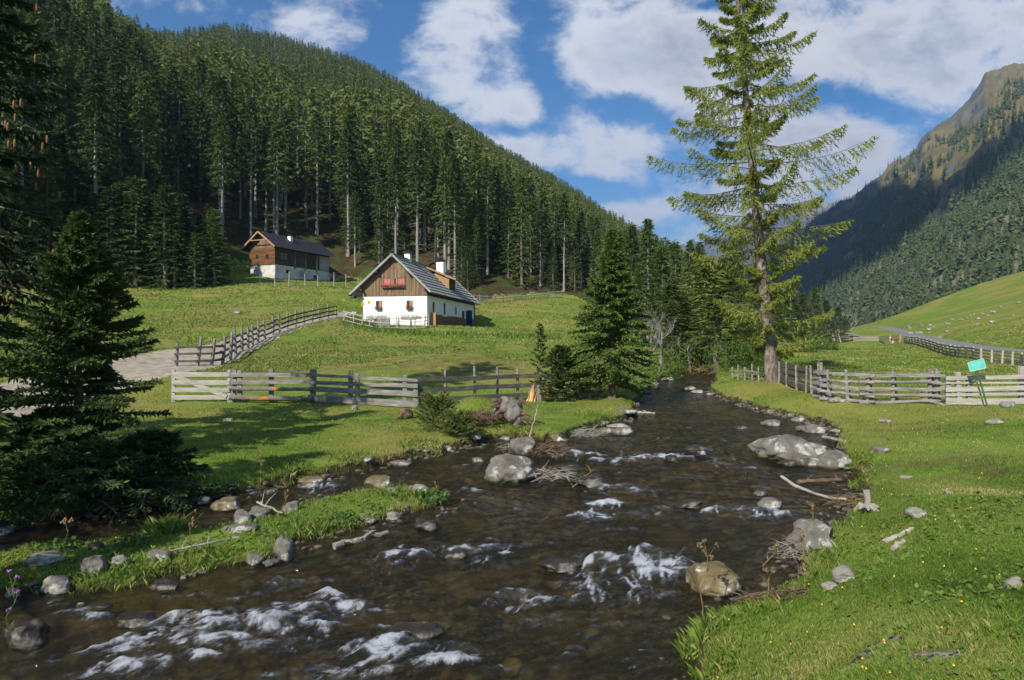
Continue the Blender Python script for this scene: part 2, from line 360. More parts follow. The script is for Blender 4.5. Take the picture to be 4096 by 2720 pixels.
# track and road, as centre lines in world space
def at(px,py,Y): return ((px-512)/F*Y,Y,(340-py)/F*Y)
def cl(P): return np.array([((a-512)/F*c,c) for a,b,c in P])
TRACK=cl([(-120,425,20),(0,406,24),(60,391,27.5),(110,380,30),(155,366,33.5),(190,356,37.5),(225,346,43),(250,341,47),(280,332,52),(310,324,57),(335,319,62),(350,316,66)])
TW=[2.4,2.4,2.2,2.3,2.8,2.6,2.1,1.6,1.2,1.0,.9,.8]
ROAD=cl([(1100,355.5,51),(1024,351,58.5),(990,348.5,65),(960,344,77),(935,339,96),(915,334,122),(895,329,155),(880,326,178),(872,326,190)])
def tdist(P,x,y,W=None):
    d=np.full(x.shape,1e9); w=np.zeros(x.shape)
    for i in range(1,len(P)):
        ax,ay=P[i-1]; bx,by=P[i]; vx,vy=bx-ax,by-ay; t=np.clip(((x-ax)*vx+(y-ay)*vy)/(vx*vx+vy*vy),0,1)
        q=np.sqrt((x-ax-vx*t)**2+(y-ay-vy*t)**2)
        if W is not None: q=q-(W[i-1]*(1-t)+W[i]*t)
        d=np.minimum(d,q)
    return d
# ================================================================ materials of the land
def grass_extra(g,c,colr,b):
    # dry and worn patches, bare earth, stony bits; earth at the water's edge and stones under water
    big=g.noise(c,.11,5,.6); patch=g.noise(c,.55,6,.65)
    colr=g.mix(g.ss(big,.42,.62),colr,(.23,.215,.055))
    colr=g.mix(g.math('MULTIPLY',g.ss(patch,.58,.70),.55),colr,(.115,.095,.045))
    fine=g.noise(c,9,4,.7); colr=g.mix(g.math('MULTIPLY',g.ss(fine,.55,.75),.45),colr,(.20,.19,.07))
    colr=g.mix(g.math('MULTIPLY',g.ss(g.noise(c,3.1,5,.7),.62,.72),.8),colr,(.16,.125,.08))
    rough=g.attr('rough').outputs['Fac']
    colr=g.mix(g.math('MULTIPLY',rough,g.ss(g.noise(c,1.4,5,.7),.40,.62)),colr,(.15,.115,.048))
    s=g.attr('shore').outputs['Fac']
    br=g.attr('bare').outputs['Fac']; colr=g.mix(g.ss(g.math('ADD',br,g.math('MULTIPLY',g.math('SUBTRACT',g.noise(c,6,6,.75),.5),1.3)),.38,.58),colr,g.mix(g.ss(g.noise(c,12,5,.7),.4,.6),(.085,.06,.04),(.36,.31,.24)))
    # earth lip
    e=g.mix(g.noise(c,14,5,.7),(.018,.013,.008),(.075,.055,.030))
    colr=g.mix(g.ss(g.math('ADD',s,g.math('MULTIPLY',g.noise(c,5,3),.25)),.30,.14),colr,e)
    # stream bed stones
    vt=g.n.new('ShaderNodeTexVoronoi'); vt.inputs['Scale'].default_value=5.5; g.l.new(g.scaled(c,(1,1,1)),vt.inputs['Vector'])
    rp=g.n.new('ShaderNodeValToRGB'); 
    sp=g.n.new('ShaderNodeSeparateColor'); g.l.new(vt.outputs['Color'],sp.inputs[0]); g.l.new(sp.outputs[0],rp.inputs[0])
    e_=rp.color_ramp.elements; e_[0].color=(.05,.035,.014,1); e_[1].color=(.42,.34,.18,1)
    for p,cc in ((.3,(.20,.13,.04,1)),(.55,(.22,.21,.12,1)),(.8,(.17,.17,.16,1))): el=e_.new(p); el.color=cc
    bed=g.mix(g.ss(vt.outputs['Distance'],.35,.75),rp.outputs[0],(.025,.018,.010))
    bed=g.mix(g.math('MULTIPLY',g.noise(c,7,6,.7),.8),bed,(.075,.062,.022)); bed=g.mix(g.math('MULTIPLY',g.ss(g.noise(c,.85,5,.65),.47,.60),.85),bed,(.016,.012,.006)); bed=g.mix(g.math('MULTIPLY',g.ss(g.noise(g.scaled(c,(1,1,1),(0,0,1)),.6,3,.5),.56,.66),.6),bed,(.20,.15,.035))
    colr=g.mix(g.ss(s,.03,-.03),colr,bed)
    return colr
M_grass=pmat('meadow_grass',[(.085,.145,.018),(.130,.200,.026),(.20,.245,.045)],scale=1.2,detail=8,rough=.95,bump=.9,bscale=11,spec=.1,nr=.65,extra=grass_extra)
def forest_floor(g,c,colr,b):
    return g.mix(g.ss(g.noise(c,.3,5,.6),.48,.6),colr,(.05,.075,.02))
M_floor=pmat('forest_floor',[(.035,.026,.014),(.085,.062,.032)],scale=.8,rough=1,bump=.8,bscale=3,spec=.05,extra=forest_floor)
M_track=pmat('gravel',[(.22,.19,.145),(.35,.305,.24),(.46,.41,.33)],scale=2.0,stretch=(1,1,1),detail=9,rough=.95,bump=.7,bscale=22,spec=.1,
   extra=lambda g,c,colr,b: g.mix(g.math('MULTIPLY',g.ss(g.noise(c,1.6,5,.7),.55,.68),.6),colr,(.10,.12,.04)))
M_road=pmat('asphalt',[(.15,.145,.14),(.20,.195,.19),(.23,.225,.215)],scale=1.2,detail=8,rough=.9,bump=.15,bscale=30,spec=.2)
# ================================================================ ground mesh
def polar(thetas,rs):
    T,Rr=np.meshgrid(thetas,rs); return Rr*np.sin(T),Rr*np.cos(T)
th=np.arctan((np.arange(-50,1076,1.7)-512)/F)
thc=np.concatenate([np.linspace(-math.pi,th[0],70)[:-1],th,np.linspace(th[-1],math.pi,70)[1:]])
rs=[1.0]
while rs[-1]<1150:
    r=rs[-1]; st=max(min(.0009*r*r,.0085*r),.012) if r<250 else .02*r
    rs.append(r+st)
rs=np.array(rs)
GX,GY=polar(thc,rs); GH,GS=height(GX,GY)
nr,ncl=GX.shape
idx=np.arange(nr*ncl).reshape(nr,ncl)
Q=np.stack([idx[:-1,:-1],idx[:-1,1:],idx[1:,1:],idx[1:,:-1]],-1).reshape(-1,4)
V=np.c_[GX.ravel(),GY.ravel(),GH.ravel()]
cen=V[Q].mean(1)
trk=tdist(TRACK,cen[:,0],cen[:,1],TW)+fbm(cen[:,0]*1.6,cen[:,1]*1.6,3,8)*.25
trk2=tdist(cl([(225,346,43),(262,338,50),(300,330,52)]),cen[:,0],cen[:,1])
rd_=tdist(ROAD,cen[:,0],cen[:,1])-1.75
px=np.clip(np.where(cen[:,1]<1,np.where(cen[:,0]<0,-900,1400),512+F*cen[:,0]/np.maximum(cen[:,1],1)),-900,1400)
edc=np.interp(px,EX,ED)+fbm(cen[:,0]*.1,cen[:,1]*.1,3,2)*5
isf=(cen[:,1]>edc)&(px<700); ist=(trk<0)&~isf; isr=(rd_<0)&~isf&~ist
rough=np.zeros(nr*ncl)
def blob(x,y,cx_,cy_,rx,ry): return np.exp(-(((x-cx_)/rx)**2+((y-cy_)/ry)**2))
for (a,b,c,rx,ry,wt) in ((330,350,40,6,7,1.0),(400,350,38,5,4,.8),(440,352,37,4,3,.6),(250,372,32,2.5,3,.5),(275,330,60,8,5,.5),(180,345,40,4,5,.7),(20,320,50,9,9,.8),(960,470,13,2.4,1.6,.7),(480,360,33,3,2,.4)):
    rough+=wt*blob(V[:,0],V[:,1],(a-512)/F*c,c,rx,ry)
rough=np.clip(rough*1.35+.8*blob(V[:,0],V[:,1],-1.15,20.1,1.2,1.0)+.35*np.clip(fbm(V[:,0]*.12+5,V[:,1]*.12,3,66)*2.2-.1,0,1),0,1)
BARE=[(875,650,.24,.13),(935,656,.20,.06),(852,672,.26,.08),(1018,590,.2,.08)]
def barefn(x,y):
    b=np.zeros_like(x)
    for (a,c,rx,ry) in BARE: p=hit(a,c); b=np.maximum(b,.95*np.exp(-(((x-p[0])/rx)**2+((y-p[1])/(ry*2.2))**2)))
    return b
bare_=barefn(V[:,0],V[:,1])
def sub(name,mask,m,kind):
    q=Q[mask]; u_,inv=np.unique(q.ravel(),return_inverse=True)
    me=npmesh(name,V[u_],inv.reshape(-1,4),m,True,{'shore':GS.ravel()[u_],'rough':rough[u_],'bare':bare_[u_]})
    o=link(name,me); o['kind']=kind; return o
sub('ground',~(isf|ist|isr),M_grass,'structure')
sub('forest_floor',isf,M_floor,'structure')
sub('gravel_track',ist,M_track,'structure')
sub('road',isr,M_road,'structure')
# ================================================================ the stream
# (px, py, half width px, half height px, strength): where the water breaks white
FO=[(600,457,50,6,.9),(640,461,45,5,.8),(690,458,28,8,.95),(722,462,20,7,.8),(738,468,22,4,.6),(603,505,16,5,.9),(590,518,16,5,.9),(625,490,30,4,.8),(660,512,26,5,.6),(745,512,38,5,.9),(775,516,30,4,.7),
(452,555,62,7,.95),(400,558,18,9,.8),(625,572,58,20,1.1),(655,565,30,14,1.0),(590,585,28,12,.5),(517,599,34,7,.95),(308,607,28,15,1.05),(340,614,42,8,.9),(205,625,40,14,1.0),(240,634,60,9,.85),(175,650,62,18,.95),(250,650,60,8,.6),(150,668,52,14,1.0),(425,665,48,16,1.15),(362,655,26,9,.9),(395,648,22,7,.9),(80,622,24,9,.8),(285,629,66,6,.8),(320,487,14,5,.9),(258,494,10,3,.6),
(440,450,14,3,.6),(640,600,40,10,.35),(560,470,20,4,.5),(680,480,40,5,.35),(500,545,26,5,.4),(330,675,60,10,.6),(680,570,12,9,.8),(470,492,10,3,.5),(640,440,60,3,.35),(700,430,60,3,.3),(660,415,40,3,.3),(670,400,30,4,.4),(690,385,20,5,.4),(40,640,50,14,.35),(210,600,60,8,.45),(300,585,50,6,.35),(560,625,60,10,.3)]
Wth=np.arctan((np.arange(-80,900,1.25)-512)/F)
Wth=np.concatenate([np.linspace(-2.2,Wth[0],30)[:-1],Wth,[.6,.7]])
rs=[1.6]
while rs[-1]<170:
    r=rs[-1]; rs.append(r+max(min(.0007*r*r,.006*r),.02))
WX,WYy=polar(Wth,np.array(rs)); s=sdw(WX,WYy).reshape(WX.shape)
wy=np.clip(WYy,3,400)
base=zw(WYy)
foam=np.zeros_like(WX); wpx=512+F*WX/wy; wpy=340-F*base/wy
crest=np.zeros_like(WX)
rgf=np.random.RandomState(17)
def stamp(cx_,cy_,la,lb_,ang,val,ridge=0.0):
    """add one elongated patch centred on a world point, la along its axis, lb_ across"""
    r0=math.hypot(cx_,cy_); t0=math.atan2(cx_,cy_); ext=2.2*max(la,lb_)
    i0=np.searchsorted(rsa,r0-ext); i1=np.searchsorted(rsa,r0+ext); j0=np.searchsorted(Wth,t0-ext/r0); j1=np.searchsorted(Wth,t0+ext/r0)
    if i1<=i0 or j1<=j0: return
    X=WX[i0:i1,j0:j1]-cx_; Y=WYy[i0:i1,j0:j1]-cy_; c,s_=math.cos(ang),math.sin(ang); u=(X*c+Y*s_)/la; v=(-X*s_+Y*c)/lb_
    v=v+.5*np.sin(u*2.1+cx_*9); e=np.exp(-(u*u+v*v)); foam[i0:i1,j0:j1]=np.maximum(foam[i0:i1,j0:j1],e*val)
    if ridge: crest[i0:i1,j0:j1]+=ridge*e
rsa=np.array(rs)
for (a,b,rx,ry,st) in FO:
    x0,y0=wpix(a,b); sx=rx/F*y0; dy=ry/(F*2.75)*y0*y0
    near_=b>580 and a<480; fd=math.atan2(-.57,-.82) if near_ else (-math.pi/2 if y0>11 else -math.pi/2-.35)
    big=st>.55
    # a sill: the water humps and breaks along a wavering crest, white streaks trail downstream of it
    crx=math.pi*.06 if not near_ else .18
    stamp(x0,y0+dy*.75,sx*1.1,max(.10,dy*.35),crx,0.0,.05*st)
    n_c=int(4+rx/6); n_s=int((8+rx*ry/22)*(1.0 if big else .45))
    for k in range(n_c):
        q=rgf.uniform(-1,1); stamp(x0+sx*q,y0+dy*(.35+.3*math.sin(q*3+a))-abs(q)*dy*.3+rgf.normal()*.04,rgf.uniform(.5,1.3)*.035*y0*.45+.05,.012*y0*.35+.022,crx+rgf.normal()*.25,st*rgf.uniform(.6,1.1),.018*st)
    for k in range(n_s):
        q=rgf.uniform(-1,1); w=rgf.rand()**1.6; L=rgf.uniform(.10,.34)*(.5+.06*y0)
        px_=x0+sx*q*(1-.25*w)+math.cos(fd)*w*dy*1.7; py_=y0+dy*.4+math.sin(fd)*w*dy*1.7
        stamp(px_,py_,L,rgf.uniform(.018,.05)*(.6+.05*y0),fd+rgf.normal()*.28,st*rgf.uniform(.35,1.0)*(1-.45*w),.006*st)
for k in range(650):   # single small whitecaps over the shallows
    y0=rgf.uniform(6.2,30); x0=rgf.uniform(-.62,.5)*y0; sd_=sdw([x0],[y0])[0]
    if sd_>-.4 or vnoise(np.array([x0*.5]),np.array([y0*.35]),5)[0]<.02: continue
    stamp(x0,y0,rgf.uniform(.05,.16)*(.6+.05*y0),rgf.uniform(.012,.03)*(.6+.05*y0),rgf.uniform(-.4,.4),rgf.uniform(.3,.8),.012)
crest=.11*np.tanh(crest/.11); foam=foam*(1+1.1*fbm(WX*6,WYy*6,3,51)); al=1-sst(WYy,11,17)
fa=WX*(.82*al)+WYy*(.57*al+1-al); fc=-WX*(.57*al-(al-1))+WYy*.82*al   # along / across the flow
fl=fbm(fa*1.3,fc*3.2,4,21); fl2=fbm(fa*4,fc*9,3,31)
agit=.45+1.4*np.clip(foam,0,1); fl3=fbm(fa*9,fc*17,2,33)
WZm=base+fl*.055*agit+fl2*.034*agit+fl3*.010*agit*np.interp(WYy,[5,20],[1,1.6])+crest*1.3
WZm=np.where(s>-.05,np.minimum(WZm,base+.015),WZm)
nr2,nc2=WX.shape; idx=np.arange(nr2*nc2).reshape(nr2,nc2)
Q2=np.stack([idx[:-1,:-1],idx[:-1,1:],idx[1:,1:],idx[1:,:-1]],-1).reshape(-1,4)
keep=(s.ravel()[Q2]<.16).any(1); Q2=Q2[keep]; u_,inv=np.unique(Q2.ravel(),return_inverse=True)
V2=np.c_[WX.ravel(),WYy.ravel(),WZm.ravel()][u_]
def water_mat():
    m=bpy.data.materials.new('stream_water'); m.use_nodes=True; g=N(m.node_tree); g.n.clear(); c=g.coord('Object')
    out=g.n.new('ShaderNodeOutputMaterial')
    fo=g.attr('foam').outputs['Fac']; a=g.attr('fa').outputs['Fac']; k=g.attr('fc').outputs['Fac']
    cb=g.n.new('ShaderNodeCombineXYZ'); g.l.new(a,cb.inputs[0]); g.l.new(k,cb.inputs[1])
    st=g.scaled(cb.outputs[0],(1.0,2.3,1))
    bump=g.math('ADD',g.noise(st,3.4,7,.66,.4),g.math('MULTIPLY',g.noise(g.scaled(cb.outputs[0],(1,1.4,1)),11,5,.7),.35))
    bn=g.n.new('ShaderNodeBump'); bn.inputs['Strength'].default_value=1.0; bn.inputs['Distance'].default_value=.11; g.l.new(bump,bn.inputs['Height'])
    fr=g.n.new('ShaderNodeFresnel'); fr.inputs['IOR'].default_value=1.33; g.l.new(bn.outputs[0],fr.inputs['Normal'])
    gl=g.n.new('ShaderNodeBsdfGlossy'); gl.inputs['Roughness'].default_value=.06; gl.inputs['Color'].default_value=(.95,.95,.95,1); g.l.new(bn.outputs[0],gl.inputs['Normal'])
    tr=g.n.new('ShaderNodeBsdfTransparent'); tr.inputs[0].default_value=(.88,.80,.57,1)
    mur=g.n.new('ShaderNodeBsdfDiffuse'); mur.inputs[0].default_value=(.055,.048,.026,1); g.l.new(bn.outputs[0],mur.inputs['Normal'])
    m0=g.n.new('ShaderNodeMixShader'); m0.inputs[0].default_value=.22; g.l.new(tr.outputs[0],m0.inputs[1]); g.l.new(mur.outputs[0],m0.inputs[2])
    m1=g.n.new('ShaderNodeMixShader'); g.l.new(g.math('MULTIPLY',fr.outputs[0],.95,clamp=True),m1.inputs[0]); g.l.new(m0.outputs[0],m1.inputs[1]); g.l.new(gl.outputs[0],m1.inputs[2])
    # foam: streaks and froth
    n1=g.noise(g.scaled(cb.outputs[0],(1,1.7,1)),3.6,9,.74,.5); n2=g.noise(g.scaled(cb.outputs[0],(1,1.4,1)),13,7,.8,.3)
    rd1=g.math('SUBTRACT',1.0,g.math('ABSOLUTE',g.math('MULTIPLY',g.math('SUBTRACT',n1,.5),5.0)))
    f=g.math('ADD',g.math('MULTIPLY',fo,1.1),g.math('ADD',g.math('MULTIPLY',g.math('SUBTRACT',rd1,.62),.35),g.math('MULTIPLY',g.math('SUBTRACT',n2,.5),1.5)))
    f=g.math('MULTIPLY',g.ss(f,.42,1.15),g.ss(fo,.05,.40)); f=g.math('MULTIPLY',f,.86)
    df=g.n.new('ShaderNodeBsdfPrincipled'); df.inputs['Base Color'].default_value=(.62,.66,.74,1); df.inputs['Roughness'].default_value=.55; df.inputs['Subsurface Weight'].default_value=0
    b2=g.n.new('ShaderNodeBump'); b2.inputs['Strength'].default_value=.9; b2.inputs['Distance'].default_value=.08; g.l.new(n2,b2.inputs['Height']); g.l.new(b2.outputs[0],df.inputs['Normal'])
    m2=g.n.new('ShaderNodeMixShader'); g.l.new(f,m2.inputs[0]); g.l.new(m1.outputs[0],m2.inputs[1]); g.l.new(df.outputs[0],m2.inputs[2]); g.l.new(m2.outputs[0],out.inputs[0])
    return m
me=npmesh('stream_water',V2,inv.reshape(-1,4),water_mat(),True,{'foam':foam.ravel()[u_],'fa':fa.ravel()[u_],'fc':fc.ravel()[u_]})
wob=link('stream_water',me); wob['kind']='structure'
# ================================================================ mountains
def ridge(name,FP,RP,pxs,nt,amp,m,prof=1.0,seed=0):
    """a mountainside between a foot line and a skyline, each given as (px,py,distance)"""
    FP=np.array(FP,float); RP=np.array(RP,float); T=np.linspace(0,1.12,nt); PX,TT=np.meshgrid(pxs,T)
    fd=np.interp(PX,FP[:,0],FP[:,2]); fz=(340-np.interp(PX,FP[:,0],FP[:,1]))/F*fd
    rd=np.interp(PX,RP[:,0],RP[:,2]); rz=(340-np.interp(PX,RP[:,0],RP[:,1]))/F*rd
    Y=fd+(rd-fd)*TT; X=(PX-512)/F*Y; Z=fz+(rz-fz)*np.where(TT<1,TT**prof,1-(TT-1)*1.5)
    rn=1-np.abs(fbm(X/330,Y/330,5,seed))*2.4; wgt=np.clip(TT*6,0,1)*np.clip((1.02-TT)*7,.22,1)
    Z=Z+(rn-.6)*amp*wgt+(1-np.abs(fbm(X/85,Y/85,4,seed+3))*2-.5)*amp*.42*wgt+fbm(X/19,Y/19,4,seed+5)*amp*.24*wgt
    return X,Y,Z,TT
def gridobj(name,X,Y,Z,m,attrs=None):
    a,b=X.shape; idx=np.arange(a*b).reshape(a,b); Q=np.stack([idx[:-1,:-1],idx[:-1,1:],idx[1:,1:],idx[1:,:-1]],-1).reshape(-1,4)
    o=link(name,npmesh(name,np.c_[X.ravel(),Y.ravel(),Z.ravel()],Q,m,True,attrs)); o['kind']='structure'; return o
def mtn_extra(snow,g,c,colr,b):
    ge=g.n.new('ShaderNodeNewGeometry'); sp=g.n.new('ShaderNodeSeparateXYZ'); g.l.new(ge.outputs['Normal'],sp.inputs[0]); sc=g.n.new('ShaderNodeSeparateXYZ'); g.l.new(c,sc.inputs[0])
    rk=g.mix(g.noise(g.scaled(c,(1,1,3)),.03,8,.75),(.045,.050,.058),(.17,.17,.18))
    sl=g.math('ADD',sp.outputs[2],g.math('MULTIPLY',g.math('SUBTRACT',g.noise(c,.012,6,.7),.5),.65))
    colr=g.mix(g.ss(sl,.52,.40),colr,rk)
    gm=g.attr('wood').outputs['Fac']; colr=g.mix(g.math('MULTIPLY',gm,.9),colr,g.mix(g.ss(g.noise(c,.022,7,.75),.46,.56),(.035,.055,.020),(.17,.155,.11)))
    cr=g.attr('crag').outputs['Fac']; colr=g.mix(g.math('MULTIPLY',cr,g.ss(g.noise(c,.02,7,.7),.28,.44)),colr,rk)
    h=g.math('ADD',sc.outputs[2],g.math('MULTIPLY',g.math('SUBTRACT',g.noise(g.scaled(c,(1,1,.4)),.03,8,.8),.5),snow[2]))
    colr=g.mix(g.math('MULTIPLY',g.ss(h,snow[0],snow[1]),.92),colr,(.75,.78,.82))
    return colr
M_mtn=pmat('mountain_slope',[(.080,.070,.030),(.145,.122,.050),(.19,.155,.068)],scale=.006,detail=9,rough=1,bump=.0,spec=.05,nr=.7,extra=lambda g,c,colr,b: mtn_extra((880,1150,420),g,c,colr,b))
M_snow=pmat('snowy_slope',[(.10,.085,.05),(.20,.165,.10)],scale=.003,detail=9,rough=1,spec=.05,nr=.7,extra=lambda g,c,colr,b: mtn_extra((950,1500,1100),g,c,colr,b))
FPT=[(640,336,1500),(740,336,1300),(800,335,950),(850,334,780),(900,332,640),(960,328,560),(1024,322,500),(1250,300,430)]
RPT=[(640,300,3800),(700,292,3700),(740,275,3600),(770,258,3500),(795,241,3400),(816,222,3300),(848,201,3150),(863,190,3050),(882,176,2900),(897,162,2800),(909,157,2700),(918,150,2620),(922,139,2600),(928,131,2560),(945,122,2480),(959,111,2420),(970,100,2380),(980,86,2350),(985,76,2340),(1001,73,2320),(1012,69,2300),(1024,70,2280),(1100,60,2200),(1250,80,2100)]
MX,MY,MZ,MT=ridge('mountain',FPT,RPT,np.arange(640,1250,1.6),330,62,None,.92,41)
mpx=512+F*MX/MY; mpy=340-F*MZ/MY
crag=np.clip(1.4-(1-MT)/.11,0,1)*np.clip((1.5-(mpx-900)/120),.35,1)
gridobj('mountain',MX,MY,MZ,M_mtn,{'crag':crag.ravel(),'wood':np.clip((mpy-np.interp(mpx,[640,848,876,900,920,947,966,982,1024,1080],[230,212,195,190,203,200,176,165,140,120])-fbm(MX/90,MY/90,3,93)*16)/10,0,1).ravel()})
# the fair-weather cloud whose shadow lies across the middle of the mountain
CS=[(1060,112),(1024,128),(985,152),(966,170),(945,192),(900,190),(876,186),(850,202),(815,222),(780,248),(735,290),(740,318),(814,300),(850,280),(893,256),(920,232),(947,213),(985,190),(1024,166),(1060,150)]
cp_=[]
for (a,b) in CS:
    j=int(np.argmin(np.abs(mpx[0]-a)+0*mpy[0])); i=int(np.argmin(np.abs(mpy[:-20,j]-b))); p=Vector((MX[i,j],MY[i,j],MZ[i,j])); k=(2000-p.z)/-sdir.z; cp_.append(p-sdir*k)
cp2=[]; rgc=random.Random(3)
for i in range(len(cp_)):
    a=cp_[i]; b=cp_[(i+1)%len(cp_)]
    for k in range(6): q=a.lerp(b,k/6); cp2.append(Vector((q.x+rgc.uniform(-14,14),q.y+rgc.uniform(-14,14),2000)))
cb_=bmesh.new(); vs=[cb_.verts.new(p) for p in cp2]; fc_=cb_.faces.new(vs); ex_=bmesh.ops.extrude_face_region(cb_,geom=[fc_]); [setattr(v,'co',v.co+Vector((0,0,70))) for v in ex_['geom'] if isinstance(v,bmesh.types.BMVert)]
bmesh.ops.recalc_face_normals(cb_,faces=cb_.faces); cme=bpy.data.meshes.new('cloud'); cb_.to_mesh(cme); cb_.free(); cme.materials.append(pmat('cloud_white',[(.75,.76,.80),(.85,.86,.88)],scale=.01,rough=1,spec=0,trans=.8)); clo=link('cloud',cme); clo['kind']='structure'
X_,Y_,Z_,T_=ridge('far',[(600,330,4300),(900,330,4300)],[(600,258,6200),(700,246,6000),(726,235,5900),(742,222,5800),(758,211,5700),(780,204,5600),(818,205,5600),(850,206,5700),(900,215,5900)],np.arange(600,900,1.5),150,220,None,1.0,77)
gridobj('snowy_mountain',X_,Y_,Z_,M_snow,{'crag':np.zeros(X_.size),'wood':np.zeros(X_.size)})
# ================================================================ trees
def needle_mat(name,c1,c2,tintc,trans=.25,sc=3):
    def ex(g,c,colr,b):
        oi=g.n.new('ShaderNodeObjectInfo'); 
        hs=g.n.new('ShaderNodeHueSaturation'); g.l.new(colr,hs.inputs['Color'])
        g.l.new(g.math('MULTIPLY_ADD',oi.outputs['Random'],.75,.62),hs.inputs['Value']); g.l.new(g.math('MULTIPLY_ADD',oi.outputs['Random'],-.03,.515),hs.inputs['Hue'])
        return hs.outputs[0]
    return pmat(name,[c1,c2],scale=sc,rough=.62,spec=.28,tint=tintc,trans=trans,extra=ex)
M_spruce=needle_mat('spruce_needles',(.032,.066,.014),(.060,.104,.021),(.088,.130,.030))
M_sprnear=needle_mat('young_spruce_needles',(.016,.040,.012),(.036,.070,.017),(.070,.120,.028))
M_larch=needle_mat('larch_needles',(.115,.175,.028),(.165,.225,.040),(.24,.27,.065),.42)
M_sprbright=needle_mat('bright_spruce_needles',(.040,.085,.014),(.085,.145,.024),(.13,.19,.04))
M_larchf=needle_mat('forest_larch_needles',(.075,.120,.022),(.115,.165,.032),(.155,.19,.045),.3)
M_bark=pmat('bark',[(.07,.058,.048),(.17,.150,.130),(.26,.24,.215)],scale=3,stretch=(3,3,.6),detail=6,rough=.95,bump=.8,bscale=9,spec=.1)
M_barkpale=pmat('pale_bark',[(.16,.145,.13),(.34,.325,.31)],scale=2,stretch=(3,3,.5),rough=.95,bump=.4,spec=.1)
M_larchbark=pmat('larch_bark',[(.055,.040,.034),(.17,.125,.105),(.30,.265,.235)],scale=5,stretch=(2.5,2.5,.7),detail=8,rough=.95,bump=1.0,bscale=8,spec=.1,
   extra=lambda g,c,colr,b:g.mix(g.math('MULTIPLY',g.ss(g.noise(c,2.2,5,.7),.5,.62),.7),colr,(.28,.29,.25)))
M_deadwood=pmat('dead_wood',[(.09,.078,.068),(.19,.175,.16),(.30,.285,.265)],scale=4,stretch=(1,1,.5),rough=.9,bump=.4,spec=.1)
def shards_mesh(O,D,L,W,rg,name,m,flat=.6,tint=None,extraV=None):
    """needle sprays: slim triangles from origin O along D, length L, width W"""
    n=len(O); up=np.tile([0,0,1.],(n,1))*flat+rg.normal(size=(n,3))*(1-flat*.6)
    D=D/(np.linalg.norm(D,axis=1)[:,None]+1e-9)
    Nn=np.cross(D,np.cross(up,D)); S=np.cross(D,up); S/=np.linalg.norm(S,axis=1)[:,None]+1e-9
    L=L[:,None]; W=W[:,None]
    V=np.stack([O-S*W*.35,O+S*W*.35,O+D*L*.45+S*W*.5,O+D*L,O+D*L*.45-S*W*.5],1)
    b=np.arange(n)[:,None]*5
    Fc=np.concatenate([b+np.array([[0,1,2]]),b+np.array([[0,2,4]]),b+np.array([[4,2,3]])],0)
    t=np.repeat(tint if tint is not None else rg.rand(n),5)
    return npmesh(name,V.reshape(-1,3),Fc,m,False,{'tint':t})
def tri_mesh(O,D,L,W,rg,name,m,flat=.6,tint=None):
    n=len(O); V,Fc,t=tri_arr(O,D,L,W,rg,flat,tint); return npmesh(name,V,Fc,m,False,{'tint':t})
def tri_arr(O,D,L,W,rg,flat=.6,tint=None):
    n=len(O); up=np.tile([0,0,1.],(n,1))*flat+rg.normal(size=(n,3))*(1-flat*.6)
    D=D/(np.linalg.norm(D,axis=1)[:,None]+1e-9); S=np.cross(D,up); S/=np.linalg.norm(S,axis=1)[:,None]+1e-9
    V=np.stack([O-S*W[:,None]*.5,O+S*W[:,None]*.5,O+D*L[:,None]],1).reshape(-1,3)
    return V,np.arange(n*3).reshape(-1,3),np.repeat(tint if tint is not None else rg.rand(n),3)
